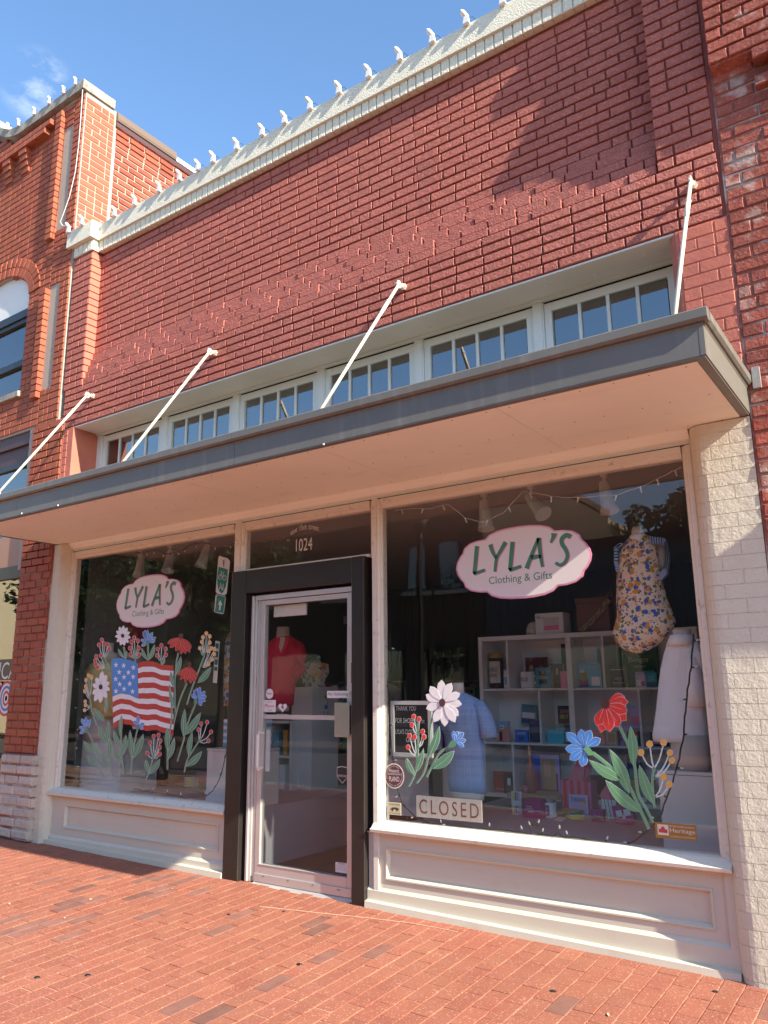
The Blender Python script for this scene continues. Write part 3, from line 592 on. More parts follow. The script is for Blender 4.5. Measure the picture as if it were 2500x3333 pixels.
# cut-outs are kept simple: the recesses are set back panels laid over a deeper core
nwall = mb.build('wall', 'mortar', nb)
NBk = []
def nskip(x, z, w_):
    if x < -7.66 and z < 4.11: return True
    if z > ntop(x)-.03: return True
    return False
def ntop(x):
    if x > -8.45: return 8.10
    t = min(1, (-8.45-x)/.95); return 8.10 + .62*t*t
def ny(x, z):
    if -7.70 < x < -7.578 and (4.42 < z < 5.76 or 6.36 < z < 7.98): return YN-.05
    if x < -7.84 and 6.9 < z < 7.80: return YN+.0
    return YN
def ysel(x, z): return ny(x, z)
NP = .0756
courses(NBk, -7.402, -7.222, 4.08, 54, NP, .205, ysel, 'red_brick', skip=nskip, part=nwall, hdr=.3, joint=.011, d=.10)
for z0_, n_ in ((4.08, 6), (5.755, 9), (7.755, 5)): courses(NBk, -7.578, -7.402, z0_, n_, NP, .205, ysel, 'red_brick', skip=nskip, part=nwall, hdr=.3, joint=.011, d=.10)
courses(NBk, -7.70, -7.578, 4.14, 52, NP, .205, ysel, 'red_brick', skip=nskip, part=nwall, hdr=.2, joint=.011, d=.12)
def half(z):
    if 4.56 < z < 5.80: return .622
    if 5.80 <= z < 6.16: return .62*math.sqrt(max(0, 1-((z-5.80)/.365)**2))+.01
    return 0
courses(NBk, -8.62, -7.70, 4.14, 60, NP, .205, ysel, 'red_brick', skip=nskip, part=nwall, hdr=.25, joint=.011, d=.05, cut=lambda z: (-8.62+half(z), -7.70))
courses(NBk, -10.6, -8.62, 4.14, 60, NP, .205, ysel, 'red_brick', skip=nskip, part=nwall, hdr=.25, joint=.011, d=.05, cut=lambda z: (-10.6, -8.62-half(z)))
# side wall: dressed end, then common brick with thick mortar
mb = MB(); mb.box(-7.30, -7.222, -.1, 12, 5.9, 8.02); mb.build('side_wall', 'mortar', nwall)
courses(NBk, YN+.02, .28, 6.0, 27, NP, .205, -7.209, 'red_brick', face='+x', part=nwall, joint=.011, hdr=.3)
courses(NBk, .31, 3.2, 6.0, 25, .0785, .225, -7.205, 'rough_brick', face='+x', part=nwall, joint=.017, jit=.004, hdr=.15, wob=.2)
lay(NBk, nb, 300)
# stepped bracket bricks under the parapet band
mb = MB(); mb.box(-12, -7.845, YN-.035, YN+.0, 7.79, 7.80); mb.build('band_shelf', 'red_brick', nwall)
BR = []
for xc in (-8.69, -8.335, -9.045, -9.40):
    for k in range(4):
        hh = .0756; ww = .16; yy = YN-.075+.018*k
        BR.append(((xc, yy, 7.755-k*hh), '-y', ww, hh-.006, .10, 'red_brick', nwall, .001, .003))
for i in range(16): BR.append(((-7.95-i*.205, YN-.085, 7.83), '-y', .194, .065, .1, 'red_brick', nwall, .001, .003)); BR.append(((-7.85-i*.205, YN-.083, 7.906), '-y', .194, .065, .1, 'red_brick', nwall, .001, .003))
lay(BR, nwall, 300, 'bracket_brick')
# grey inset strips
GS = []
for z0, n in ((6.48, 12), (4.565, 11)):
    mb = MB(); mb.box(-7.576, -7.402, YN+.05, YN+.09, z0, z0+n*.105); mb.build('inset_strip', 'mortar', nwall)
    for k in range(n): GS.append(((-7.489, YN+.042, z0+(k+.5)*.105), '-y', .165, .098, .02, 'grey_strip', nwall, .001, .002))
lay(GS, nwall, 300, 'strip_block')
# parapet coping with the scoop
mb = MB(); P_ = [(-7.19, 8.10)]
xs_ = [-7.19, -7.8, -8.2, -8.45] + [-8.45-.095*i for i in range(1, 14)]
for i in range(len(xs_)-1):
    a, b = xs_[i], xs_[i+1]; za, zb = ntop(a), ntop(b)
    V = [(a, YN-.05, za), (b, YN-.05, zb), (b, YN-.05, zb+.115), (a, YN-.05, za+.115), (a, .26, za), (b, .26, zb), (b, .26, zb+.115), (a, .26, za+.115)]
    mb.add(V, [(0,3,2,1), (4,5,6,7), (3,7,6,2), (0,1,5,4), (0,4,7,3), (1,2,6,5)])
ncop = mb.build('parapet_coping', 'concrete', nb)
mb = MB(); mb.box(-9.0, -8.97, .26, 3.0, 8.1, 8.7); mb.build('parapet_back', 'white_paint', nb)
mb = MB(); mb.prism([(-7.28, 7.97), (-7.185, 7.97), (-7.175, 8.0), (-7.19, 8.085), (-7.28, 8.095)], .30, 1.19, 'xz'); mb.build('gutter_cap', 'bronze_metal', nb)
mb = MB(); mb.box(-7.30, -7.19, 1.20, 12, 7.97, 8.03); mb.build('wall_cap', 'white_paint', nb)
mb = MB(); mb.box(-7.215, -7.198, .3, 12, 7.90, 7.969); mb.build('cap_edge', 'brown_frame', nb)
# arched window
wc = -8.62; wr = .62
mb = MB(); n = 16
pts = [(wc-wr, 5.62)] + [(wc-wr*math.cos(math.pi*i/n), 5.80+.36*math.sin(math.pi*i/n)) for i in range(n+1)] + [(wc+wr, 5.62)]
mb.prism(pts[::-1], YN+.055, YN+.09, 'xz'); win = mb.build('arch_panel', 'white_paint', nb)
AB = []
for rr, sh in ((0, 0), (.115, .5)):
    m_ = 22
    for i in range(m_):
        t = math.pi*(i+.5)/m_; ex, ez = math.cos(t), math.sin(t)*.75
        nn = Vector((ex*.75, 0, math.sin(t))).normalized(); c = Vector((wc+(wr+.0)*math.cos(t), YN-.012, 5.80+.36*math.sin(t))) + nn*(.058+rr)
        if c.x > -7.70: continue
        t2 = Vector((-nn.z, 0, nn.x)); R3 = Matrix((( -t2.x, 0, nn.x), (0, 1, 0), (-t2.z, 0, nn.z)))
        AB.append((tuple(c), R3, .066, .105, .08, 'red_brick', nwall, .001, .003))
lay(AB, nwall, 300, 'arch_brick')
mb = MB(); x0, x1 = wc-wr+.012, wc+wr-.012
mb.box(x0, x1, YN+.02, YN+.10, 5.545, 5.64); mb.box(x1-.035, x1, YN+.03, YN+.10, 4.63, 5.545); mb.box(x0, x0+.035, YN+.03, YN+.10, 4.63, 5.545); mb.box(x0+.036, x1-.036, YN+.04, YN+.10, 5.49, 5.544); mb.box(x0+.036, x1-.036, YN+.035, YN+.10, 4.955, 5.03); mb.box(x0+.036, x1-.036, YN+.05, YN+.10, 4.63, 4.68)
wf = mb.build('upper_window', 'near_black', nb)
for z0, z1 in ((5.03, 5.49), (4.68, 4.955)):
    mb = MB(); mb.box(x0+.036, x1-.036, YN+.075, YN+.08, z0, z1); mb.build('pane', G_DARK, wf)
mb = MB(); mb.box(x0, x1, .05, .06, 4.63, 5.6); mb.build('blind', 'bronze_metal', wf)
mb = MB(); mb.prism([(YN-.035, 4.55), (YN-.04, 4.61), (YN+.1, 4.632), (YN+.1, 4.55)], wc-wr-.03, wc+wr+.035, 'yz'); mb.build('window_sill', 'concrete', nb)
# ground floor: pier, stone base, shop window
mb = MB(); mb.box(-7.655, -7.10, YN+.012, .3, -.1, 4.13); mb.box(-7.61, -7.07, YN-.024, YN+.011, .04, .796); pier2 = mb.build('pier_core', 'grey_mortar', nb)
PB = []
courses(PB, -7.655, -7.105, .80, 44, .0756, .205, YN, 'red_brick', part=pier2, joint=.011, hdr=.15, d=.03)
lay(PB, pier2, 300)
SB2 = []; k = 0
for k in range(8):
    z0 = .04+k*.0945; edges = ([-7.62, -7.535, -7.30, -7.06] if k % 2 else [-7.62, -7.35, -7.06])
    edges = [e-.0 for e in edges]
    for a, b in zip(edges, edges[1:]): SB2.append((((a+b)/2, YN-.035, z0+.047), '-y', b-a-.014, .080, .08, 'limestone', pier2, .006, .014))
lay(SB2, pier2, 300, 'stone_block')
mb = MB(); mb.box(-7.62, -7.10, YN-.01, .2, -.1, .05); mb.build('footing', 'rough_brick', nb)
mb = MB(); mb.box(-12.5, -7.66, YN+.03, YN+.12, 3.98, 4.13); mb.box(-12.5, -7.66, YN+.06, YN+.14, 3.80, 3.979); mb.build('lintel', 'brown_frame', nb)
mb = MB(); mb.box(-12.5, -7.66, YN+.05, YN+.12, 3.74, 3.799); mb.box(-12.5, -7.66, YN+.05, YN+.14, 2.53, 2.66); mb.box(-12.5, -7.66, YN+.05, YN+.14, .42, .52); mb.box(-7.675, -7.66, YN+.05, YN+.14, .52, 2.53); sfm = mb.build('shop_frame', 'near_black', nb)
mb = MB(); mb.box(-12.5, -7.66, YN+.08, YN+.085, 3.0, 3.74); mb.build('upper_pane', G_DARK, sfm)
mb = MB(); mb.box(-12.5, -7.675, YN+.08, YN+.085, .52, 2.53); mb.build('pane', G_DARK, sfm)
mk('brown_panel', (0.36, 0.20, 0.13), 0.5); mb = MB(); mb.box(-12.5, -7.66, YN+.055, YN+.12, 2.661, 2.99); mb.build('transom_board', 'brown_panel', nb)
mb = MB(); mb.box(-12.5, -7.66, YN+.05, YN+.14, .15, .419); mb.box(-12.5, -7.60, YN+.02, YN+.2, -.1, .149); mb.build('base_panel', 'brown_frame', nb)
mk('red_pipe', (.35, .05, .04)); mb = MB(); mb.box(-12.5, -7.66, .15, .2, 4.1, 4.14); mb.box(-12.5, -7.7, 1.5, 1.6, -.1, 4.1); mb.build('inner_wall', 'dark_gap', nb)
# ================================================================ right neighbour
nr = thing('brick_building', (1.5, 0, 0), 'rough dark red brick building with smeared white mortar at the right edge', 'building')
mb = MB(); mb.box(-.689, 4.5, -.0995, 8, -.2, 7.6); nrw = mb.build('wall', 'grey_mortar', nr)
RB = []
def yr(x, z):
    if 6.3 > z > 5.78: return -.24+(z-5.78)*.26
    if 5.78 >= z > 5.70: return -.24
    if z > 4.92: return -.19
    if z > 4.55 and x > -.40: return -.19+.018*round((4.92-z)/.0775)
    return -.105+random.uniform(-.003, .003)
courses(RB, -.684, 1.6, -.1, 92, .0775, .235, yr, 'dark_rough_brick', part=nrw, joint=.013, jit=.004, ch=.004, hdr=.1, wob=.2, d=.10)
lay(RB, nrw, 300)
mb = MB(); mb.prism([(-.08, 4.90), (-.175, 4.93), (-.175, 5.70), (-.225, 5.71), (-.225, 5.79), (-.09, 6.3), (-.08, 6.3)], -.676, 4.5, 'yz'); mb.build('corbel', 'dark_rough_brick', nrw)
mb = MB(); mb.box(1.0, 3.8, -.52, -.105, 3.15, 3.24); mb.build('awning', 'near_black', nr)  # out of view, added to throw shade on the right pier
# ================================================================ helpers for what stands behind or sticks on the glass
def zm_(ox, oy, s): return lambda x, y: (ox+x/s, oy+y/s)
zl = zm_(0, 1700, 2.074); zr = zm_(1200, 2000, 1.276); zm = zm_(1250, 2200, 3.687); zs = zm_(1500, 1950, 2.074); zg = zm_(1200, 1450, 1.276); zb = zm_(1600, 2350, 2.37); zd = zm_(700, 1600, 1.58)
def col(key, c, rough=0.6, **k): return mk(key, c, rough, **k)
col('gl_white', (.80, .78, .80), .5, var=((25, .35, (.66, .63, .70)),)); col('gl_red', (.50, .035, .03), .5, var=((20, .3, (.38, .02, .02)),)); col('gl_blue', (.07, .27, .68), .5, var=((20, .3, (.05, .20, .55)),))
col('gl_bright_red', (.72, .05, .035), .5, var=((20, .25, (.60, .03, .03)),)); col('gl_brown', (.09, .035, .03), .6); col('gl_black', (.02, .018, .02), .6); col('gl_green', (.10, .26, .15), .5, var=((14, .35, (.15, .34, .22)),)); col('gl_leafgreen', (.14, .36, .17), .5, var=((14, .35, (.20, .45, .25)),))
col('gl_berry', (.55, .05, .05), .5); col('gl_yellow', (.78, .44, .09), .5); col('gl_outline', (.62, .72, .66), .5); col('gl_pinkline', (.74, .26, .22), .5); col('gl_line', (.72, .76, .84), .5)
def ext(fn, xl, yt, xr, yb, Y):         # upright rectangle on y = Y from its four photographed sides
    a, b = at(*fn((xl+xr)/2, yt), Y), at(*fn((xl+xr)/2, yb), Y); l, r = at(*fn(xl, (yt+yb)/2), Y), at(*fn(xr, (yt+yb)/2), Y)
    return l.x, r.x, b.z, a.z
def lerp(a, b, t): return (a[0]+(b[0]-a[0])*t, a[1]+(b[1]-a[1])*t)
def decal(mb, pts, k=0, Y=.006):            # px outline -> thin layer on the outer face of the pane
    w_ = [at(x, y, Y) for x, y in pts]; y1 = Y-.0004-.0007*k
    mb.prism([(p.x, p.z) for p in w_], y1-.0005, y1, 'xz')
def leafpts(a, b, w, bend=0.0, n=7, peak=.5, tip=0.0):
    dx, dy = b[0]-a[0], b[1]-a[1]; l = math.hypot(dx, dy) or 1; nx, ny_ = -dy/l, dx/l
    L_, R_ = [], []
    for i in range(n+1):
        t = i/n; q = t**(math.log(.5)/math.log(peak)); ww = w*(math.sin(math.pi*q)**.8 if 0 < q < 1 else 0)
        if i == n and tip: ww = w*tip
        cx, cy = a[0]+dx*t+nx*bend*math.sin(math.pi*t), a[1]+dy*t+ny_*bend*math.sin(math.pi*t)
        L_.append((cx+nx*ww/2, cy+ny_*ww/2)); R_.append((cx-nx*ww/2, cy-ny_*ww/2))
    return L_ + R_[::-1][1:-1]
def ribbon(pts, w0, w1=None):
    w1 = w0 if w1 is None else w1; n = len(pts); L_, R_ = [], []
    # smooth the polyline
    P = []
    for i in range(n-1):
        p0, p1, p2, p3 = pts[max(i-1, 0)], pts[i], pts[i+1], pts[min(i+2, n-1)]
        for t in (0, .33, .66):
            P.append(tuple(.5*((2*p1[k])+(-p0[k]+p2[k])*t+(2*p0[k]-5*p1[k]+4*p2[k]-p3[k])*t*t+(-p0[k]+3*p1[k]-3*p2[k]+p3[k])*t**3) for k in (0, 1)))
    P.append(pts[-1])
    for i, p in enumerate(P):
        a, b = P[max(i-1, 0)], P[min(i+1, len(P)-1)]; dx, dy = b[0]-a[0], b[1]-a[1]; l = math.hypot(dx, dy) or 1; w_ = w0+(w1-w0)*i/(len(P)-1)
        L_.append((p[0]-dy/l*w_/2, p[1]+dx/l*w_/2)); R_.append((p[0]+dy/l*w_/2, p[1]-dx/l*w_/2))
    return L_ + R_[::-1]
def dribbon(mb, pts, w0, w1=None, k=0):     # quads so bends stay clean
    o = ribbon(pts, w0, w1); n = len(o)//2
    A = [at(*p, .006) for p in o[:n]]; Bq = [at(*p, .006) for p in o[n:][::-1]]; y = .0056-.0007*k
    V = []
    for a, b in zip(A, Bq): V += [(a.x, y-.0005, a.z), (b.x, y-.0005, b.z), (a.x, y, a.z), (b.x, y, b.z)]
    F = []
    for i in range(n-1):
        j = i*4; F += [(j, j+1, j+5, j+4), (j, j+4, j+6, j+2), (j+1, j+3, j+7, j+5)]
    mb.add(V, F)
def ell(c, rx, ry, n=12, a=0): return [(c[0]+rx*math.cos(a+2*math.pi*i/n), c[1]+ry*math.sin(a+2*math.pi*i/n)) for i in range(n)]
class Flower:
    def __init__(s, fn, base, label, cat='painted flower', group='flowers painted on the window glass', name='painted_flower'):
        s.f = fn; p = at(*fn(*base), .005); s.t = thing(name, p, label, cat, group); s.s = (1/2.074 if fn in (zl, zs) else 1/1.276 if fn is zr else 1/3.687 if fn is zm else 1/2.37)
    def petal(s, a, b, w, m, out='gl_white', peak=.62, k=2, lines=True):
        mb = MB(); A, B_ = s.f(*a), s.f(*b); w_ = w*s.s
        d = math.hypot(B_[0]-A[0], B_[1]-A[1]); e = 1.1/d
        mb.m = 1; decal(mb, leafpts(A, lerp(A, B_, 1+e), w_+2.0, peak=peak, tip=.15), k); mb.m = 0; decal(mb, leafpts(A, B_, w_, peak=peak, tip=.15), k+1)
        if lines: mb.m = 1; dribbon(mb, [lerp(A, B_, .2), lerp(A, B_, .75)], .9, .5, k+2)
        return mb.build('petal', [m, out], s.t)
    def rays(s, c, tips, w, m, **k):
        for i, t in enumerate(tips): s.petal(c, t, w, m, k=2+(i % 3)*2, **k)
    def stem(s, pts, w=9, m='gl_green', k=0):
        mb = MB(); P = [s.f(*p) for p in pts]; mb.m = 1; dribbon(mb, P, w*s.s+1.6, w*s.s*.8+1.6, k); mb.m = 0; dribbon(mb, P, w*s.s, w*s.s*.8, k+1)
        return mb.build('stem', [m, 'gl_outline'], s.t)
    def leaf(s, tip, base, w, bend=0, m='gl_green', k=2):
        mb = MB(); A, B_ = s.f(*base), s.f(*tip); w_ = w*s.s; b_ = bend*s.s
        mb.m = 1; decal(mb, leafpts(A, lerp(A, B_, 1.02), w_+1.8, b_, 9, .45), k); mb.m = 0; decal(mb, leafpts(A, B_, w_, b_, 9, .45), k+1)
        mid = lerp(A, B_, .5); dx, dy = B_[0]-A[0], B_[1]-A[1]; l = math.hypot(dx, dy); mid = (mid[0]-dy/l*b_, mid[1]+dx/l*b_)
        mb.m = 1; dribbon(mb, [A, mid, lerp(A, B_, .92)], .9, .5, k+2)
        return mb.build('leaf', [m, 'gl_outline'], s.t)
    def disc(s, c, rx, ry, m, name='flower_centre', k=9, out=None):
        mb = MB(); c = s.f(*c)
        if out: mb.m = 1; decal(mb, ell(c, rx*s.s+.9, ry*s.s+.9), k)
        mb.m = 0; decal(mb, ell(c, rx*s.s, ry*s.s), k+1); return mb.build(name, [m, out] if out else m, s.t)
    def berries(s, pts, r, m, joint, w=5, rx=.8):
        for p in pts:
            mb = MB(); P = [s.f(*p), s.f(p[0]*.55+joint[0]*.45, p[1]*.5+joint[1]*.5+r), s.f(*joint)]; dribbon(mb, P, w*s.s*.8, w*s.s, 0); mb.build('twig', 'gl_outline', s.t)
            s.disc(p, r*rx, r, m, 'berry', 4, 'gl_white')
WHERE = 'painted on the left shop window'
F = Flower(zl, (848, 925), 'small white daisy with dark centre painted below the left oval sign')
F.stem([(835, 840), (842, 880), (848, 925)]); F.rays((832, 766), [(832+68*math.sin(a)*.75, 766-68*math.cos(a)) for a in [i*2*math.pi/11+.05 for i in range(11)]], 20, 'gl_white', lines=False); F.disc((832, 766), 11, 14, 'gl_black'); F.leaf((798, 852), (840, 918), 16, -4); F.leaf((858, 868), (848, 924), 14)
F = Flower(zl, (1000, 935), 'blue cornflower painted above the flag between red berry sprigs')
F.stem([(1000, 830), (1000, 880), (1000, 935)]); F.rays((1000, 812), [(952, 792), (968, 738), (998, 726), (1030, 742), (1054, 775), (1050, 800), (958, 834), (980, 728)], 20, 'gl_blue'); F.disc((1000, 815), 13, 18, 'gl_green'); F.leaf((958, 848), (994, 930), 20, -5); F.leaf((1045, 826), (1006, 930), 26, 5)
F = Flower(zl, (1180, 1035), 'upper red coneflower with drooping petals painted on the left window')
F.stem([(1205, 880), (1190, 960), (1180, 1110), (1185, 1300)], 7); F.rays((1224, 775), [(1132, 818), (1150, 848), (1192, 872), (1226, 892), (1258, 888), (1286, 878), (1294, 850)], 28, 'gl_red', out='gl_pinkline'); F.disc((1226, 767), 16, 18, 'gl_brown'); F.leaf((1222, 905), (1186, 1035), 26, 6)
F = Flower(zl, (1180, 1330), 'lower red coneflower painted to the right of the flag')
F.stem([(1262, 1085), (1215, 1200), (1180, 1330), (1150, 1480)], 7); F.rays((1283, 970), [(1203, 1032), (1222, 1062), (1252, 1084), (1290, 1090), (1320, 1082), (1334, 1052)], 26, 'gl_red', out='gl_pinkline'); F.disc((1284, 958), 15, 17, 'gl_brown')
for pts, j, tail, lb in (
    ([(690, 795), (670, 828), (705, 820), (727, 825), (738, 855)], (700, 915), [(700, 915), (730, 960), (742, 1010)], 'red berry sprig painted left of the small white daisy'),
    ([(652, 905), (683, 900), (645, 935), (648, 960), (662, 980)], (715, 975), [(705, 965), (735, 1000), (742, 1040)], 'lowest left red berry sprig painted beside the flag corner'),
    ([(908, 780), (890, 808), (933, 800), (880, 850), (938, 850), (883, 893), (943, 895)], (913, 910), [(910, 850), (914, 945)], 'tall red berry sprig painted between daisy and blue cornflower'),
    ([(1092, 832), (1068, 857), (1120, 855), (1062, 900), (1122, 895)], (1088, 930), [(1090, 880), (1088, 955)], 'red berry sprig painted right of the blue cornflower'),
    ([(1400, 1350), (1360, 1360), (1342, 1400), (1427, 1415), (1410, 1475)], (1345, 1480), [(1360, 1450), (1300, 1545), (1262, 1610), (1245, 1690)], 'red berry branch painted at the lower right of the left window'),
    ([(1072, 1437), (1040, 1445), (1085, 1475), (1016, 1488), (1080, 1520), (997, 1558), (1080, 1565)], (1035, 1590), [(1045, 1540), (1020, 1640), (985, 1740)], 'red berry sprig painted below the flag over the gift cards')):
    F = Flower(zl, tail[-1], lb, 'painted berries', 'berry sprigs painted on the window glass', 'painted_berry_sprig'); F.stem(tail, 6); F.berries(pts, 14, 'gl_berry', j)
    if 'branch' in lb: F.leaf((1300, 1415), (1275, 1580), 32, -6); F.leaf((1363, 1547), (1255, 1650), 42, 8)
    if 'gift' in lb: F.leaf((985, 1600), (1008, 1690), 26, -4); F.leaf((1080, 1598), (1010, 1700), 36, 6)
    if 'cornflower' in lb and 'right' in lb: F.leaf((1118, 928), (1090, 965), 14)
F = Flower(zl, (1300, 1110), 'branch of yellow berries painted at the right of the left window', 'painted berries', 'berry sprigs painted on the window glass', 'painted_berry_sprig')
F.stem([(1395, 780), (1385, 880), (1350, 980), (1300, 1110), (1262, 1230)], 7); F.berries([(1395, 750), (1373, 777), (1418, 770), (1365, 808), (1418, 812), (1352, 850)], 13, 'gl_yellow', (1372, 900)); F.berries([(1450, 855), (1428, 850), (1408, 868), (1448, 890), (1435, 925), (1410, 957)], 13, 'gl_yellow', (1362, 975)); F.leaf((1425, 978), (1335, 1085), 40, 8)
F = Flower(zl, (650, 1370), 'yellow berry sprig painted along the left edge of the window', 'painted berries', 'berry sprigs painted on the window glass', 'painted_berry_sprig')
F.stem([(600, 1050), (605, 1150), (618, 1260), (652, 1370)], 5); F.berries([(600, 1035), (620, 1047), (583, 1065), (582, 1107), (575, 1140)], 14, 'gl_yellow', (608, 1190), rx=.7); F.berries([(578, 1210), (578, 1235), (573, 1268)], 12, 'gl_yellow', (612, 1240), rx=.75)
F = Flower(zl, (715, 1290), 'large white daisy with narrow petals painted left of the flag')
F.stem([(705, 1180), (715, 1230), (718, 1290)], 6); F.rays((683, 1113), [(692, 1006), (722, 1030), (740, 1080), (741, 1130), (722, 1185), (682, 1218), (640, 1208), (628, 1160), (628, 1098), (650, 1050)], 30, 'gl_white', lines=False); F.disc((684, 1112), 13, 18, 'gl_black')
F = Flower(zl, (1200, 1615), 'blue cornflower painted at the right side of the left window')
F.stem([(1322, 1225), (1270, 1350), (1240, 1470), (1198, 1615)], 7); F.rays((1338, 1195), [(1294, 1165), (1312, 1132), (1352, 1112), (1386, 1140), (1396, 1172), (1392, 1204), (1362, 1236), (1330, 1118)], 24, 'gl_blue'); F.disc((1326, 1212), 14, 20, 'gl_green'); F.leaf((1250, 1262), (1240, 1445), 32, -4); F.leaf((1354, 1285), (1252, 1435), 44, 8)
F = Flower(zl, (690, 1720), 'small blue cornflower painted at the lower left corner of the left window')
F.stem([(592, 1410), (630, 1490), (660, 1600), (690, 1720)], 7); F.rays((588, 1395), [(540, 1426), (536, 1384), (552, 1326), (580, 1316), (612, 1330), (604, 1362)], 20, 'gl_blue'); F.disc((590, 1402), 13, 22, 'gl_green'); F.leaf((566, 1475), (645, 1560), 36, -8); F.leaf((650, 1478), (656, 1585), 20); F.leaf((590, 1575), (662, 1645), 32, -8)
F = Flower(zl, (928, 1405), 'small blue cornflower painted over the bottom edge of the flag')
F.stem([(930, 1395), (905, 1500), (890, 1600), (888, 1700)], 6); F.rays((935, 1378), [(896, 1386), (908, 1340), (935, 1306), (962, 1328), (976, 1356), (970, 1392)], 22, 'gl_blue', ); F.disc((932, 1385), 12, 18, 'gl_green'); F.leaf((880, 1404), (896, 1590), 30, -4); F.leaf((968, 1432), (900, 1595), 40, 6)
for lb, st_, lv in (('tall green leafy stem painted left of the flag', [(738, 1400), (735, 1550), (750, 1650), (770, 1720)], [((640, 1256), (712, 1340), 38, -8), ((730, 1180), (716, 1295), 16, 0), ((672, 1368), (722, 1495), 32, -4), ((738, 1340), (724, 1500), 26, 4), ((750, 1450), (740, 1605), 28, 2), ((685, 1535), (748, 1655), 30, -8)]),
    ('green leafy stem painted over the lower left of the flag', [(822, 1420), (825, 1550), (838, 1705)], [((826, 1300), (815, 1445), 22, 0), ((775, 1408), (820, 1520), 30, -6), ((855, 1436), (836, 1570), 32, 4), ((770, 1520), (832, 1625), 30, -6)]),
    ('green leafy stem painted over the right edge of the flag', [(1150, 1100), (1165, 1300), (1140, 1500), (1135, 1670)], [((1158, 1003), (1180, 1115), 22, -4), ((1150, 1128), (1182, 1255), 22, -4), ((1135, 1385), (1138, 1545), 30, -2), ((1183, 1455), (1138, 1605), 34, 5)])):
    F = Flower(zl, st_[-1], lb, 'painted leaves', 'leafy stems painted on the window glass', 'painted_foliage'); F.stem(st_, 8, k=10)
    for a in lv: F.leaf(*a[:3], bend=a[3], k=12)
# right window flowers
F = Flower(zm, (395, 1290), 'big white daisy with brown centre painted in front of the chalkboard')
F.stem([(600, 440), (555, 620), (540, 850), (520, 1020), (470, 1180), (390, 1290)], 20); F.rays((706, 320), [(684, 52), (806, 84), (912, 205), (932, 335), (898, 475), (862, 552), (738, 604), (608, 556), (514, 400), (502, 232), (552, 130)], 96, 'gl_white', lines=False, peak=.66); F.disc((706, 322), 38, 50, 'gl_brown', k=11); F.leaf((664, 610), (548, 965), 86, 14)
F = Flower(zm, (512, 1215), 'small bright blue cornflower painted over the blue blouse')
F.stem([(790, 850), (690, 905), (620, 1000), (512, 1215)], 22); F.rays((862, 796), [(828, 662), (884, 662), (958, 676), (984, 768), (962, 848), (842, 700), (920, 670)], 50, 'gl_blue'); 
mb = MB(); decal(mb, [zm(*p) for p in ((770, 850), (800, 790), (830, 765), (880, 800), (858, 850), (800, 868))], 8); mb.build('calyx', 'gl_green', F.t); F.leaf((842, 900), (590, 1115), 120, 16)
F = Flower(zm, (300, 1330), 'red berry sprig painted over the chalkboard', 'painted berries', 'berry sprigs painted on the window glass', 'painted_berry_sprig')
F.stem([(405, 560), (410, 800), (390, 1080), (350, 1230), (296, 1328)], 20); F.berries([(360, 488), (338, 588), (424, 518)], 30, 'gl_bright_red', (408, 700), 14); F.berries([(372, 733), (310, 720), (292, 855)], 30, 'gl_bright_red', (395, 960), 14); F.berries([(468, 668), (486, 732)], 30, 'gl_bright_red', (412, 860), 14); F.leaf((270, 982), (366, 1190), 66, -16); F.leaf((474, 872), (378, 1170), 64, 10)
F = Flower(zr, (1182, 866), 'large red coneflower with brown centre painted on the right window')
F.stem([(1044, 468), (1100, 600), (1118, 740), (1150, 800), (1182, 866)], 11, 'gl_leafgreen'); F.rays((984, 372), [(1062, 338), (1078, 360), (1076, 402), (1072, 438), (1044, 466), (1006, 486), (968, 490), (950, 462)], 44, 'gl_bright_red', peak=.68); F.disc((984, 372), 19, 20, 'gl_brown', k=10); F.leaf((1088, 466), (1100, 630), 38, 4, 'gl_leafgreen')
F = Flower(zr, (1165, 892), 'large sky blue cornflower painted on the right window above the gift bag')
F.stem([(930, 575), (1000, 630), (1072, 700), (1110, 770), (1165, 892)], 13, 'gl_leafgreen'); F.rays((900, 556), [(822, 492), (880, 478), (920, 480), (962, 514), (818, 560), (838, 604), (888, 632)], 36, 'gl_blue', peak=.66)
mb = MB(); decal(mb, [zr(*p) for p in ((893, 558), (910, 543), (925, 560), (942, 584), (915, 586))], 9); mb.build('calyx', 'gl_leafgreen', F.t); F.leaf((918, 606), (1050, 690), 40, -6, 'gl_leafgreen'); F.leaf((1004, 564), (1084, 744), 46, 6, 'gl_leafgreen'); F.leaf((986, 690), (1130, 822), 48, -8, 'gl_leafgreen')
F = Flower(zr, (1188, 804), 'yellow berry branch painted over the grey pedestal at right', 'painted berries', 'berry sprigs painted on the window glass', 'painted_berry_sprig')
F.stem([(1186, 640), (1178, 700), (1188, 804)], 9, 'gl_leafgreen'); F.berries([(1132, 573), (1168, 538), (1226, 532)], 14, 'gl_yellow', (1186, 640), 7, .95); F.berries([(1252, 574), (1260, 606)], 13, 'gl_yellow', (1184, 680), 7, .95); F.berries([(1226, 674), (1250, 705)], 14, 'gl_yellow', (1188, 760), 7, .95); F.leaf((1126, 628), (1186, 790), 40, -6, 'gl_leafgreen')
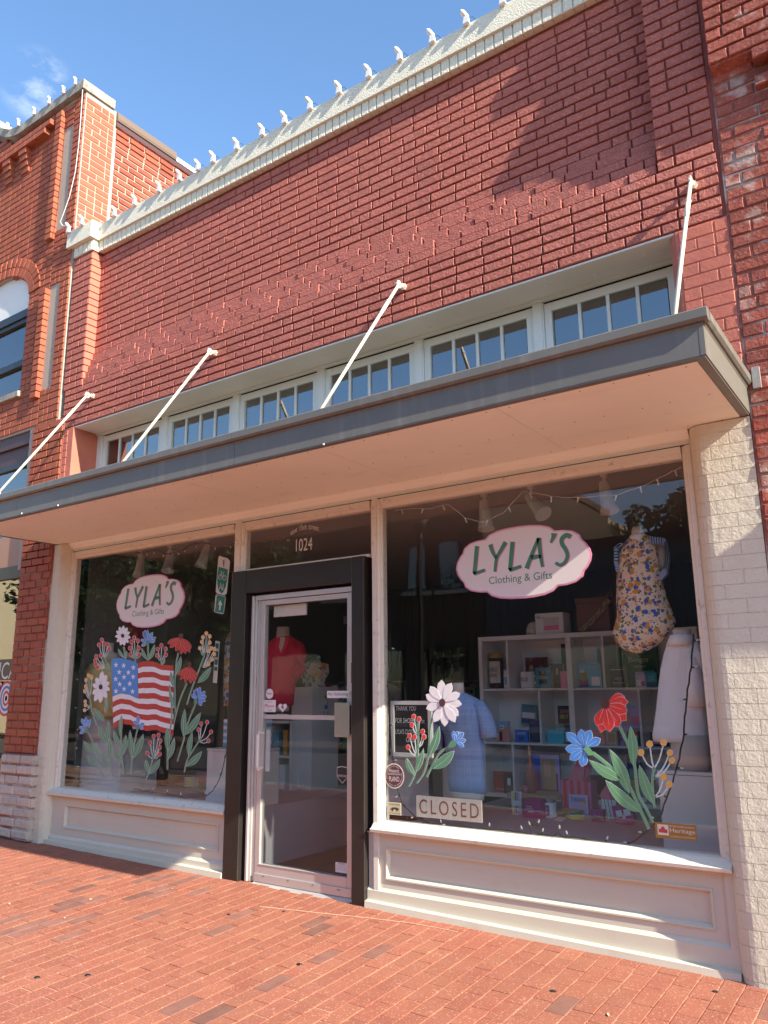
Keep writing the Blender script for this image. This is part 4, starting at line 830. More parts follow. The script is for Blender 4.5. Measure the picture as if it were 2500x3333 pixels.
# the flag on the left pane
fl = thing('painted_flag', at(*zl(970, 1430), .005), 'waving stars and stripes flag painted on the left shop window', 'painted flag')
FT = [(0, 925), (.13, 914), (.28, 930), (.42, 952), (.52, 938), (.65, 938), (.83, 962), (1, 966)]; FB = [(0, 1393), (.12, 1362), (.27, 1366), (.42, 1396), (.56, 1410), (.70, 1402), (.85, 1424), (1, 1437)]
def itp(T, u):
    for (a, b), (c, d) in zip(T, T[1:]):
        if u <= c: t = (u-a)/(c-a); t = t*t*(3-2*t); return b+(d-b)*t
    return T[-1][1]
def FP(u, v): return zl(755+u*418+ (1-u)*12*v, itp(FT, u)*(1-v)+itp(FB, u)*v)
def strip(mb, u0, u1, v0, v1, k, n=14):
    A = [FP(u0+(u1-u0)*i/n, v0) for i in range(n+1)]; Bq = [FP(u0+(u1-u0)*i/n, v1) for i in range(n+1)]; y = .0056-.0007*k; V = []
    for a, b in zip(A, Bq):
        a, b = at(*a, .006), at(*b, .006); V += [(a.x, y, a.z), (b.x, y, b.z), (a.x, y+.0005, a.z), (b.x, y+.0005, b.z)]
    mb.add(V, [(i*4, i*4+1, i*4+5, i*4+4) for i in range(n)] + [(i*4+3, i*4+2, i*4+6, i*4+7) for i in range(n)] + [(i*4+2, i*4, i*4+4, i*4+6) for i in range(n)] + [(i*4+1, i*4+3, i*4+7, i*4+5) for i in range(n)])
for i in range(13):
    mb = MB(); strip(mb, .425 if i < 7 else 0, 1, i/13+.0015, (i+1)/13-.0015, 4); mb.build('stripe', 'gl_red' if i % 2 == 0 else 'gl_white', fl)
mb = MB(); strip(mb, 0, .42, 0, 7/13-.002, 5); cn = mb.build('canton', 'gl_blue', fl)
for sx, sy in ((786, 963), (838, 968), (903, 981), (808, 1012), (870, 1014), (784, 1058), (841, 1045), (902, 1043), (811, 1093), (879, 1090), (786, 1140), (841, 1125), (898, 1143)):
    mb = MB(); c = zl(sx, sy); decal(mb, [(c[0]+(10 if i % 2 == 0 else 4)*math.sin(i*math.pi/5)*.85, c[1]-(10 if i % 2 == 0 else 4)*math.cos(i*math.pi/5)) for i in range(10)], 6); mb.build('star', 'gl_line', cn)
# ---------------------------------------------------------------- oval shop signs
col('sign_white', (.70, .66, .66), .5); col('sign_pink', (.62, .22, .38), .5); col('sign_green', (.06, .22, .14), .5)
GL = {'L': [[(.34, 1), (.16, .12), (.12, .02), (.3, .03), (.74, .10)]], 'Y': [[(.10, 1), (.22, .72), (.40, .48)], [(.96, 1.02), (.66, .72), (.42, .46), (.30, .0)]],
      'A': [[(.02, 0), (.36, .5), (.74, 1.02)], [(.74, 1.02), (.78, .5), (.86, 0)], [(.30, .36), (.60, .38), (.82, .36)]], "'": [[(.55, 1.12), (.50, .98), (.34, .80)]],
      'S': [[(.92, .92), (.72, 1.0), (.48, .90), (.46, .72), (.62, .52), (.70, .30), (.56, .08), (.30, .0), (.08, .10)]]}
def brush(mb, word, x0, x1, z0, z1, y, w):
    adv = {"'": .42}; tot = sum(adv.get(c, .92) for c in word); x = 0
    for c in word:
        for st_ in GL[c]:
            P = [(x0+(x1-x0)*(x+px*.92)/tot, z0+(z1-z0)*pz) for px, pz in st_]
            o = ribbon(P, w*1.15, w*.75) if c != "'" else ribbon(P, w*1.5, w*.5); n = len(o)//2; A = o[:n]; Bq = o[n:][::-1]; V = []
            for a, b in zip(A, Bq): V += [(a[0], y, a[1]), (b[0], y, b[1])]
            mb.add(V, [(i*2, i*2+1, i*2+3, i*2+2) for i in range(n-1)])
        x += adv.get(c, .92)
def oval_sign(cx, cz, hw, hh, label):
    t = thing('shop_sign', (cx, 0, cz-hh), label, 'shop sign')
    Q = [(0, 1), (.17, .99), (.33, .95), (.45, .87), (.52, .75), (.64, .74), (.77, .68), (.86, .56), (.885, .42), (.93, .33), (.98, .17), (1, 0)]
    def outl(k):
        P = Q + [(a, -b) for a, b in Q[::-1][1:]] + [(-a, -b) for a, b in Q[1:]] + [(-a, b) for a, b in Q[::-1][1:-1]]
        return [(cx+a*(hw-k), cz+b*(hh-k)) for a, b in P]
    for nm, k, y, m in (('rim', 0, -.0040, 'sign_pink'), ('rim_gap', .007, -.0046, 'sign_white'), ('rim_line', .010, -.0052, 'sign_pink'), ('face', .0125, -.0060, 'sign_white')):
        mb = MB(); mb.prism(outl(k), y, y+.008 if nm == 'rim' else y+.0005, 'xz'); f_ = mb.build(nm, m, t)
    for dx, y, m, nm in ((.006, -.0064, 'sign_pink', 'lettering_shadow'), (0, -.0070, 'sign_green', 'lettering')):
        mb = MB(); brush(mb, "LYLA'S", cx-hw*.74+dx, cx+hw*.76+dx, cz-hh*.20-dx*.5, cz+hh*.58-dx*.5, y, hh*.115); mb.build(nm, m, f_)
    text_rect('Clothing & Gifts', 'sign_green', f_, (cx-hw*.48, -.0066, cz-hh*.60), (hw*.93, 0, 0), (0, 0, hh*.27))
oval_sign(-2.125, 2.145, .468, .232, "larger LYLA'S Clothing and Gifts oval sign on the right window")
sL, sR, sT, sB = at(*zl(788, 545), 0), at(*zl(1250, 500), 0), at(*zl(1070, 348), 0), at(*zl(990, 712), 0)
oval_sign((sL.x+sR.x)/2, (sT.z+sB.z)/2, (sR.x-sL.x)/2, (sT.z-sB.z)/2, "smaller LYLA'S Clothing and Gifts oval sign on the left window")
# ---------------------------------------------------------------- address on the transom
col('etched', (.66, .62, .56), .6)
ad = thing('address_lettering', at(990, 1800, 0), 'white east 15th street 1024 address lettering on the glass over the door', 'address sign')
text_rect('1024', 'etched', ad, at(963, 1796, .0045), (.165, 0, 0), (0, 0, .098), 'house_number')
a0 = at(946, 1752, .0045); mb = MB(); text_into(mb, 'east 15th street', lambda u, v: Vector((a0.x+.285*u, .0045, a0.z+.022+.030*(1-(2*u-1)**2)+.044*v)), 1.05); mb.build('street_name', 'etched', ad)
# ---------------------------------------------------------------- labels stuck on the glass
def sticker(p0, p1, fn, m, label, lines=(), cat='sticker', Y=.0058, shape='rect', name='sticker', border=None):
    x0, x1, z0, z1 = ext(fn, *p0, *p1, Y); y = Y-.0018
    t = thing(name, ((x0+x1)/2, y, z0), label, cat); mb = MB(); cx, cz, hw, hh = (x0+x1)/2, (z0+z1)/2, (x1-x0)/2, (z1-z0)/2
    if shape == 'rect': P = [(x0, z0), (x1, z0), (x1, z1), (x0, z1)]
    elif shape == 'round': P = [(cx+hw*math.cos(i*math.pi/16), cz+hh*math.sin(i*math.pi/16)) for i in range(32)]
    elif shape == 'shield': P = [(cx, z0), (x1, cz-.2*hh), (x1, z1-.15*hh), (cx, z1), (x0, z1-.15*hh), (x0, cz-.2*hh)]
    elif shape == 'heart': P = [(cx+hw*math.sin(u)**3, cz+hh*(.81*math.cos(u)-.31*math.cos(2*u)-.125*math.cos(3*u)-.06*math.cos(4*u)+.05)) for u in [i*math.pi/14 for i in range(28)]]
    if border:
        mb.prism(P, y+.0005, y+.0012, 'xz'); mb.build('border', border, t); mb = MB(); P = [(cx+(a_-cx)*.92, cz+(b_-cz)*.92) for a_, b_ in P]
    mb.prism(P, y, y+.0006, 'xz'); f_ = mb.build('face', m, t)
    for body, u0, v0, u1, v1, mm in lines:
        text_rect(body, mm, f_, (x0+(x1-x0)*u0, y-.0006, z0+(z1-z0)*v0), ((x1-x0)*(u1-u0), 0, 0), (0, 0, (z1-z0)*(v1-v0)))
    return t, f_, (x0, x1, z0, z1, y)
col('maroon', (.10, .03, .05)); col('label_cream', (.72, .68, .58)); col('label_black', (.03, .03, .03)); col('label_white', (.74, .72, .70)); col('orange_brown', (.36, .17, .03)); col('label_red', (.55, .06, .06)); col('buff', (.50, .44, .27))
t, f_, (x0, x1, z0, z1, y) = sticker((8, 1050), (242, 1352), zm, 'maroon', 'round maroon Historic Downtown Plano sticker on the right window', (("Historic", .24, .64, .76, .78, 'label_cream'), ('DOWNTOWN', .18, .53, .82, .61, 'label_cream'), ('PLANO', .24, .28, .76, .48, 'label_cream')), shape='round', border='label_cream')
for body, a0_, sgn in (('ARTS DISTRICT AT 15TH', 200, -1), ('ARTS DISTRICT AT 15TH', 20, -1)):
    mb = MB(); cx, cz, hw, hh = (x0+x1)/2, (z0+z1)/2, (x1-x0)/2, (z1-z0)/2
    text_into(mb, body, lambda u, v: Vector((cx+hw*(.72+.12*v)*math.cos(math.radians(a0_-150*u)), y-.0006, cz+hh*(.72+.12*v)*math.sin(math.radians(a0_-150*u)))), 1.1); mb.build('ring_text', 'label_cream', f_)
t, f_, (x0, x1, z0, z1, y) = sticker((52, 1520), (208, 1668), zm, 'buff', 'square buff sticker with black cat below the round sticker', (('We Proudly Support', .08, .78, .92, .90, 'label_black'), ('Plano East Senior High', .06, .08, .94, .19, 'label_black')), border='label_cream')
mb = MB(); mb.prism([(x0+(x1-x0)*a, z0+(z1-z0)*b) for a, b in ((.16, .42), (.3, .58), (.62, .62), (.84, .52), (.82, .42), (.72, .44), (.74, .30), (.66, .30), (.60, .46), (.42, .46), (.36, .30), (.28, .30), (.28, .46), (.18, .36))], y-.0008, y-.0001, 'xz'); mb.build('cat', 'label_black', f_)
t, f_, (x0, x1, z0, z1, y) = sticker((1265, 785), (1582, 905), zb, 'orange_brown', "orange brown Protecting Plano's Heritage sticker at the lower right corner", (("PROTECTING PLANO'S", .36, .76, .96, .88, 'label_cream'), ('Heritage', .36, .34, .97, .70, 'label_cream'), ('TAX EXEMPTION 2024 PARTICIPANT', .36, .12, .97, .22, 'label_cream')))
mb = MB(); mb.box(x0+(x1-x0)*.06, x0+(x1-x0)*.33, y-.0006, y-.0002, z0+(z1-z0)*.2, z0+(z1-z0)*.88); g_ = mb.build('emblem', 'label_cream', f_)
mb = MB(); mb.prism([(x0+(x1-x0)*a, z0+(z1-z0)*b) for a, b in ((.09, .35), (.30, .35), (.30, .58), (.24, .58), (.24, .68), (.195, .78), (.15, .68), (.15, .58), (.09, .58))], y-.0012, y-.0008, 'xz'); mb.build('emblem_house', 'label_red', f_)
sticker((577, 1025), (690, 1062), zd, 'label_white', 'No Soliciting label on the door glass beside the lock', (('No Soliciting', .04, .22, .96, .80, 'label_black'),), Y=-.007)
sticker((700, 880), (719, 984), zd, 'label_black', 'black vertical PULL label on the door stile', (), Y=-.0065)
pl_ = at(*zd(709, 984), -.009)
pull = [o for o in bpy.data.objects if o.get('label', '').startswith('black vertical PULL')][0]
for i, ch in enumerate('LLUP'): text_rect(ch, 'label_white', pull, (pl_.x-.010, -.0092, pl_.z+.012+i*.032), (.019, 0, 0), (0, 0, .024))
sticker((262, 1014), (300, 1066), zd, 'label_white', 'round Plano sticker on the left of the door glass', (('Plano', .15, .42, .85, .66, 'label_red'),), shape='round', Y=.012)
sticker((251, 1072), (313, 1134), zd, 'label_white', 'square Best of Plano sticker on the left of the door glass', (('BEST OF', .3, .78, .7, .88, 'label_red'), ('Plano', .12, .38, .88, .66, 'label_red'), ('2018', .36, .1, .66, .22, 'label_red')), Y=.012)
t, f_, bb = sticker((326, 1086), (371, 1136), zd, 'label_white', 'white heart sticker with a dark star on the door glass', (), shape='heart', Y=.012)
mb = MB(); cx, cz = (bb[0]+bb[1])/2, (bb[2]+bb[3])/2+.003; mb.prism([(cx+(.016 if i % 2 == 0 else .007)*math.sin(i*math.pi/5), cz+(.016 if i % 2 == 0 else .007)*math.cos(i*math.pi/5)) for i in range(10)], bb[4]-.001, bb[4]-.0003, 'xz'); mb.build('star', 'maroon', f_)
text_rect('loveplano', 'label_white', t, (bb[0]-.01, bb[4], bb[2]-.02), (bb[1]-bb[0]+.02, 0, 0), (0, 0, .012))
sticker((627, 1412), (684, 1502), zd, 'label_black', 'black shield shaped sticker low on the door glass', (('FIVESTARS', .1, .38, .9, .50, 'label_white'),), shape='shield', border='label_white', Y=.012)
t, f_, (x0, x1, z0, z1, y) = sticker((620, 1908), (679, 1960), zd, 'label_white', 'white warning notice at the bottom corner of the door glass', (('WARNING', .2, .82, .8, .95, 'label_black'),) + tuple(('small print of the notice', .08, .70-.12*i, .92, .76-.12*i, 'label_black') for i in range(5)), Y=.012)
# ---------------------------------------------------------------- CLOSED board and chalkboard
col('old_white_wood', (.66, .63, .54), .7, var=((18, .35, (.50, .46, .38)), (60, .5, (.30, .24, .18), .66, .8)), bump=((80, .4, .002),)); col('rust_letter', (.24, .085, .045), .7, var=(((250, 10, 4), .6, (.10, .04, .03), .5, .55),))
x0, x1, z0, z1 = ext(zm, 388, 1466, 1170, 1726, .03)
t = thing('closed_sign', ((x0+x1)/2, .03, z0), 'whitewashed plank CLOSED sign hanging inside the right window', 'sign'); n = 12
for i in range(n): mb = MB(); mb.box(x0+(x1-x0)*i/n+.0006, x0+(x1-x0)*(i+1)/n-.0006, .03, .042, z0, z1); mb.build('plank', 'old_white_wood', t)
mb = MB(); text_into(mb, 'CLOSED', lambda u, v: Vector((x0+(x1-x0)*(.05+.91*u), .0290, z0+(z1-z0)*(.17+.68*v))), 1.35); mb.build('lettering', 'rust_letter', t)
col('chalkboard', (.022, .022, .022), .8)
x0, x1, z0, z1 = ext(zm, 80, 300, 568, 974, .10); w_ = .026
t = thing('chalkboard', ((x0+x1)/2, .1, z0), 'white framed chalkboard thanking shoppers inside the right window', 'chalkboard')
mb = MB(); mb.box(x0, x0+w_, .10, .125, z0, z1); mb.box(x1-w_, x1, .10, .125, z0, z1); mb.box(x0+w_, x1-w_, .10, .125, z0, z0+w_); mb.box(x0+w_, x1-w_, .10, .125, z1-w_, z1); mb.build('frame', 'white_paint', t)
mb = MB(); mb.box(x0+w_, x1-w_, .112, .12, z0+w_, z1-w_); bd = mb.build('board', 'chalkboard', t)
for body, u0, v0, u1, v1 in (('THANK YOU', .12, .82, .62, .89), ('FOR SHOPPING at', .10, .60, .82, .67), ("LYLA'S CLOTHING &", .10, .40, .78, .47), ('Gifts !', .36, .26, .64, .33)):
    text_rect(body, 'label_white', bd, (x0+(x1-x0)*u0, .1105, z0+(z1-z0)*v0), ((x1-x0)*(u1-u0), 0, 0), (0, 0, (z1-z0)*(v1-v0)*1.25), shear=.08)
# banner on the neighbour's window
col('banner_blue', (.06, .20, .48)); a, b = at(0, 2172, -.07), at(48, 2172, -.07)
t = thing('window_banner', (-7.75, -.07, 1.22), 'black, red, white and blue AMERICA 250 banner in the neighbouring window at left', 'banner')
mb = MB(); mb.box(-8.6, -7.678, -.066, -.062, 1.49, 1.70); bk = mb.build('black_band', 'near_black', t)
text_rect('AMERICA', 'label_white', bk, (-8.50, -.0675, 1.50), (.86, 0, 0), (0, 0, .17), shear=.1)
def ringd(cx, cz, r0, r1, m, k, par, a0=0, a1=360):
    mb = MB(); n = 24
    for i in range(n):
        p, q = math.radians(a0+(a1-a0)*i/n), math.radians(a0+(a1-a0)*(i+1)/n); y = -.0665-.0006*k
        mb.add([(cx+r0*math.cos(p), y, cz+r0*1.25*math.sin(p)), (cx+r1*math.cos(p), y, cz+r1*1.25*math.sin(p)), (cx+r1*math.cos(q), y, cz+r1*1.25*math.sin(q)), (cx+r0*math.cos(q), y, cz+r0*1.25*math.sin(q))], [(0, 1, 2, 3)])
    mb.build('numeral_band', m, par)
for cx, a0, a1 in ((-7.78, 0, 360), (-8.03, -120, 110), (-8.28, 0, 200)):
    for i, m in enumerate(('label_white', 'label_red', 'label_white', 'banner_blue', 'label_white', 'label_red')): ringd(cx, 1.31, .02+.020*i, .04+.020*i, m, i, t, a0, a1)
for i, m in enumerate(('label_red', 'label_white', 'banner_blue')):
    mb = MB(); mb.box(-8.12, -7.88, -.0715, -.071, 1.462-.02*i, 1.48-.02*i); mb.build('numeral_bar', m, t)
# ================================================================ things inside the shop
col('shelf_white', (.88, .87, .84), .5); col('platform', (.40, .43, .47), .6, var=((1.5, .3, (.34, .36, .40)),)); col('pedestal', (.70, .69, .68), .55)
for nm, x0, x1, d_ in (('window_platform', -3.25, -.78, 2.9), ('window_platform', -7.05, -4.64, 1.9)):
    mb = MB(); mb.box(x0, x1, .055, d_, .0, .45); part(mb, nm, 'platform')
def sil(mb, rows, Y, fn, depth=.6, n=20, fold=0.0, k=7, z_of=None):
    secs = []
    for xl, xr, y in rows:
        a, b = at(*fn(xl, y), Y), at(*fn(xr, y), Y); secs.append(((a.x+b.x)/2, Y, (a.z+b.z)/2, max((b.x-a.x)/2, .0005), max((b.x-a.x)/2*depth, .0005)))
    secs.sort(key=lambda s: s[2]); return mb.loft(secs, n, True, fold, k)
def flat_box(name, fn, xl, yt, xr, yb, Y, m, label, cat, d=.04, lines=(), zfix=None, spine=None, art=(), group=None, tiltd=0.0):
    x0, x1, z0, z1 = ext(fn, xl, yt, xr, yb, Y)
    if zfix is not None: z1 += zfix-z0; z0 = zfix
    t = thing(name, ((x0+x1)/2, Y, z0), label, cat, group)
    mb = MB(); mb.box(x0, x1, Y, Y+d, z0, z1); c = mb.build('cover' if cat == 'book' else 'body', m, t, bevel=.0015)
    if cat == 'book': mb = MB(); mb.box(x0+.004, x1+.0012, Y+.004, Y+d-.004, z0+.003, z1-.003); mb.build('pages', 'label_cream', t)
    for q, (u0, v0, u1, v1, mm) in enumerate(art):
        mb = MB(); mb.box(x0+(x1-x0)*u0, x0+(x1-x0)*u1, Y-.0012-.0007*q, Y-.0004, z0+(z1-z0)*v0, z0+(z1-z0)*v1); mb.build('cover_art', mm, c)
    for body, u0, v0, u1, v1, mm in lines:
        text_rect(body, mm, c, (x0+(x1-x0)*u0, Y-.0062, z0+(z1-z0)*v0), ((x1-x0)*(u1-u0), 0, 0), (0, 0, (z1-z0)*(v1-v0)), 'title')
    if tiltd: t.rotation_euler = (0, math.radians(tiltd), 0)
    return t
# the cube shelf
SY = 1.89; sh = thing('display_shelf', (-2.55, SY, .45), 'white cube display shelf stocked with gifts in the right window', 'shelf')
def bd(x0, x1, z0, z1, nm='board', y0=SY, y1=SY+.36): mb = MB(); mb.box(x0, x1, y0, y1, z0, z1); return mb.build(nm, 'shelf_white', sh, bevel=.001)
bd(-3.465, -1.55, 1.782, 1.82, 'top_board'); bd(-3.465, -3.43, .45, 1.781, 'side_board'); bd(-1.585, -1.55, .45, 1.781, 'side_board'); bd(-3.429, -1.586, .45, .482, 'bottom_board')
bd(-3.429, -2.632, 1.345, 1.362); bd(-2.582, -1.586, 1.345, 1.362); bd(-3.429, -2.632, .89, .907); bd(-2.582, -1.586, .89, .907); bd(-2.631, -2.583, .483, 1.781, 'divider')
for x, z0, z1 in ((-3.18, 1.363, 1.781), (-2.31, 1.363, 1.781), (-2.895, .908, 1.344), (-2.04, .908, 1.344), (-3.165, .483, .889), (-2.31, .483, .889)): bd(x-.009, x+.009, z0, z1, 'divider')
mb = MB(); mb.box(-3.43, -1.585, SY+.30, SY+.31, .483, 1.781); mb.build('back_panel', 'shelf_white', sh)
R1, R2, R3_ = 1.363, .908, .483; IY = SY+.06
col('teal', (0.082, 0.300, 0.387)); col('plum', (0.155, 0.039, 0.082)); col('navy', (0.053, 0.097, 0.242)); col('sky_cover', (0.184, 0.532, 0.807)); col('pink', (0.860, 0.242, 0.445)); col('charcoal', (0.112, 0.126, 0.155)); col('gold', (.42, .26, .06), .35, metal=.5); col('cobalt', (0.039, 0.184, 0.735)); col('aqua', (0.082, 0.590, 0.735)); col('desert', (0.662, 0.329, 0.271)); col('lilac', (0.619, 0.488, 0.860)); col('kraft', (0.662, 0.445, 0.242)); col('magenta', (0.445, 0.032, 0.213)); col('brown_glass', (.06, .02, .01), .2); col('bottle_green', (0.039, 0.155, 0.097)); col('peach', (0.860, 0.532, 0.358)); col('lime', (0.735, 0.860, 0.184)); col('mint', (0.372, 0.735, 0.561)); col('off_white', (0.860, 0.860, 0.860)); col('rose_tissue', (0.860, 0.242, 0.329), .8, bump=((25, .6, .02),)); col('stripe_red', (0.851, 0.082, 0.068))
# canister
t = thing('tin_canister', (-3.3, IY, R1), 'tall brown Cheese and Wine tin canister with a gold lid on the top shelf row', 'canister')
x0, x1, _, _ = ext(zs, 175, 430, 265, 597, IY); cx, r = (x0+x1)/2, (x1-x0)/2; mb = MB(); mb.lathe(cx, IY+r, [(r, R1), (r, R1+.27)], 20); cb_ = mb.build('body', 'brown_glass', t, smooth=False)
mb = MB(); mb.lathe(cx, IY+r, [(r*1.03, R1+.271), (r*1.03, R1+.31), (r*.98, R1+.314)], 20); mb.build('lid', 'gold', t)
mb = MB(); n = 8; V = []
for i in range(n+1): a = math.radians(-145+110*i/n); V += [(cx+r*1.02*math.cos(a), IY+r+r*1.02*math.sin(a), R1+.05), (cx+r*1.02*math.cos(a), IY+r+r*1.02*math.sin(a), R1+.24)]
mb.add(V, [(2*i, 2*i+2, 2*i+3, 2*i+1) for i in range(n)]); lb_ = mb.build('label', 'label_cream', t)
text_rect('CHEESE', 'label_black', lb_, (cx-r*.62, IY-.006, R1+.15), (r*1.24, 0, 0), (0, 0, .035)); text_rect('& WINE', 'label_black', lb_, (cx-r*.55, IY-.006, R1+.10), (r*1.1, 0, 0), (0, 0, .03))
def mug(xl, xr, yt, yb, Y, z, m, label, body=None, cat='mug', fn=zs):
    x0, x1, z0, z1 = ext(fn, xl, yt, xr, yb, Y); cx, r = (x0+x1)/2, (x1-x0)/2; h = z1-z0; t = thing('mug', (cx, Y, z), label, cat)
    mb = MB(); mb.lathe(cx, Y+r, [(r*.9, z), (r, z+.01), (r, z+h), (r*.92, z+h), (r*.9, z+.02)], 20); b = mb.build('cup', m, t, smooth=False)
    mb = MB(); mb.tube([(cx+r*.97, Y+r, z+h*.75), (cx+r*1.3, Y+r*1.1, z+h*.72), (cx+r*1.38, Y+r*1.1, z+h*.45), (cx+r*.97, Y+r, z+h*.25)], .007, 6); mb.build('handle', m, t)
    if body: text_rect(body, 'label_black', b, (cx-r*.55, Y-.003, z+h*.35), (r*1.1, 0, 0), (0, 0, h*.32))
    return t
mug(388, 475, 487, 598, IY-.02, R1, 'off_white', 'white mug lettered Boujee on the top shelf row', 'BOUJEE'); mug(662, 722, 485, 598, IY-.02, R1, 'pink', 'pink mug beside the shelf divider on the top row')
flat_box('gift_box', zs, 290, 470, 320, 597, IY, 'off_white', 'narrow white and blue box beside the tin canister', 'box', .05, zfix=R1, art=((.1, .2, .7, .6, 'sky_cover'),))
flat_box('book', zs, 437, 388, 588, 597, IY+.10, 'plum', 'dark maroon cocktail encyclopedia behind the white mug', 'book', .03, (('ENCYC', .12, .48, .62, .57, 'label_red'), ('COCKTAIL', .2, .36, .9, .45, 'label_red')), R1, art=((.1, .66, .3, .88, 'maroon'), (.7, .62, .86, .92, 'maroon')))
flat_box('book', zs, 503, 455, 608, 597, IY, 'teal', 'teal Cocktails book in front of the maroon one', 'book', .05, (('COCKTAILS', .12, .44, .88, .56, 'label_cream'),), R1, art=((.08, .06, .92, .94, 'sky_cover'), (.11, .08, .89, .92, 'teal'), (.24, .2, .76, .42, 'label_black'), (.30, .62, .70, .82, 'label_black'), (.42, .68, .58, .80, 'gl_yellow')))
flat_box('book', zs, 610, 432, 690, 597, IY+.08, 'charcoal', 'black book with a pink wineglass beside the pink mug', 'book', .03, (('PERFECT', .2, .2, .8, .3, 'label_red'),), R1, art=((.42, .55, .60, .82, 'peach'),))
flat_box('book', zs, 682, 300, 712, 597, IY+.16, 'label_black', 'tall narrow black book at the back of the top row', 'book', .03, (), R1)
flat_box('book', zs, 793, 435, 940, 600, IY+.05, 'sky_cover', 'bright blue Crazy Cat Lady book on the top row', 'book', .03, (('CRAZY CAT LADY', .08, .78, .92, .88, 'label_white'),), R1, art=((.05, .05, .45, .35, 'magenta'), (.12, .3, .4, .62, 'gold'), (.1, .62, .3, .75, 'off_white')))
flat_box('gift_box', zs, 872, 508, 950, 600, IY, 'sky_cover', 'small blue box with a white ornament shape', 'box', .03, (), R1, art=((.15, .15, .85, .8, 'off_white'),))
flat_box('book', zs, 922, 330, 940, 480, IY+.2, 'teal', 'thin teal book leaning at the back of the top row', 'book', .02)
flat_box('card_deck', zs, 1005, 452, 1128, 600, IY, 'charcoal', 'grey Deck of Plants box on the top row', 'box', .04, (('DECK', .30, .36, .74, .46, 'label_white'), ('OF', .48, .27, .62, .34, 'label_white'), ('PLANTS', .18, .16, .80, .25, 'label_white')), R1, art=((.05, .05, .95, .72, 'charcoal'), (.05, .80, .75, .83, 'pedestal')))
flat_box('board_game', zs, 1065, 322, 1330, 598, IY+.14, 'bottle_green', 'large dark green Plant Bingo game behind the smaller boxes', 'game', .05, (('Plant', .12, .74, .55, .92, 'gold'), ('Bingo', .28, .58, .78, .74, 'label_cream'), ('A GAME FOR GREEN THUMBS', .40, .48, .70, .53, 'label_cream')), R1, art=((.1, .06, .4, .4, 'teal'), (.6, .06, .9, .4, 'aqua')))
flat_box('card_deck', zs, 1178, 495, 1250, 600, IY, 'lilac', 'small pink and violet card box on the top row', 'box', .03, (('Cottagecore', .05, .82, .95, .95, 'label_black'),), R1, art=((.1, .08, .5, .5, 'off_white'), (.55, .1, .9, .4, 'magenta')))
flat_box('card_deck', zs, 1252, 500, 1320, 600, IY+.01, 'aqua', 'small teal Plant Lovers card box on the top row', 'box', .03, (('PLANT', .2, .6, .8, .75, 'label_cream'), ('LOVER', .2, .42, .8, .57, 'label_cream')), R1, art=((.08, .05, .92, .35, 'teal'),))
# second row
flat_box('book', zs, 232, 803, 325, 938, IY-.0, 'desert', 'desert road 66 book on the middle row', 'book', .03, (('66', .38, .66, .60, .78, 'label_black'),), R2, art=((0.02, .7, .98, .98, 'sky_cover'), (.34, .62, .64, .82, 'off_white'), (.3, .03, .5, .5, 'maroon')))
flat_box('book', zs, 405, 712, 505, 845, IY+.15, 'teal', 'blue camping book leaning at the back of the middle row', 'book', .02, (('CAMPING', .2, .78, .85, .9, 'label_red'),), None, art=((.05, .3, .9, .6, 'off_white'), (.05, .05, .95, .3, 'navy')), tiltd=4)
flat_box('playing_card_tin', zs, 365, 855, 450, 938, IY-.02, 'cobalt', 'cobalt blue campfire tin on the middle row', 'tin', .03, (('CAMPFIRE', .12, .62, .88, .84, 'label_white'),), R2, art=((.3, .15, .7, .5, 'navy'),))
flat_box('book', zs, 462, 792, 532, 938, IY+.06, 'navy', 'dark blue story book behind the campfire tin', 'book', .02, (('ABOUT', .1, .72, .9, .84, 'label_red'),), R2, art=((.15, .1, .85, .55, 'charcoal'),))
flat_box('gift_box', zs, 580, 847, 692, 936, IY, 'aqua', 'plain turquoise box on the middle row', 'box', .06, (('- - - -', .4, .7, .7, .74, 'label_white'),), R2)
flat_box('book', zs, 655, 720, 738, 842, IY+.12, 'label_black', 'black Draw It See It activity book', 'book', .03, (('DRAW', .25, .60, .95, .80, 'pink'), ('SEE IT', .2, .30, .85, .50, 'lime')), None)
flat_box('gift_box', zs, 700, 812, 742, 938, IY+.03, 'charcoal', 'dark patterned box with a white label on the middle row', 'box', .04, (), R2, art=((.1, .1, .9, .6, 'off_white'), (.3, .3, .7, .45, 'navy')))
flat_box('desk_calendar', zs, 840, 838, 972, 936, IY, 'pink', 'pink spiral calendar behind the painted coneflower', 'calendar', .02, (), R2, art=((.05, .05, .95, .85, 'peach'), (.2, .2, .8, .6, 'rose_tissue')))
flat_box('gift_box', zb, 878, 65, 972, 180, IY-.03, 'kraft', 'small kraft card box with a leaf pattern', 'box', .04, (), R2, art=((.12, .12, .88, .88, 'label_cream'), (.2, .2, .8, .8, 'kraft')))
flat_box('book', zb, 935, 50, 1020, 178, IY+.03, 'lilac', 'pale English Garden box beside the kraft box', 'book', .03, (('English', .3, .52, .98, .68, 'label_red'), ('Garden', .3, .3, .98, .46, 'label_red')), R2)
flat_box('gift_box', zs, 1090, 735, 1215, 868, IY+.12, 'lilac', 'lilac box with pictures of pink cups', 'box', .06, (), None, art=((.1, .15, .45, .75, 'peach'), (.55, .15, .9, .6, 'pink')))
flat_box('gift_box', zb, 1048, 75, 1135, 190, IY-.01, 'bottle_green', 'small dark floral box with a white label', 'box', .04, (), R2, art=((.3, .25, .9, .7, 'off_white'), (.05, .7, .95, .95, 'stripe_red')))
flat_box('book', zb, 1228, 85, 1370, 190, IY+.05, 'label_black', 'black book with a pink wheel half hidden by the white shirt', 'book', .04, (('R', .75, .5, .9, .85, 'label_white'),), R2, art=((.15, .15, .6, .8, 'pink'),))
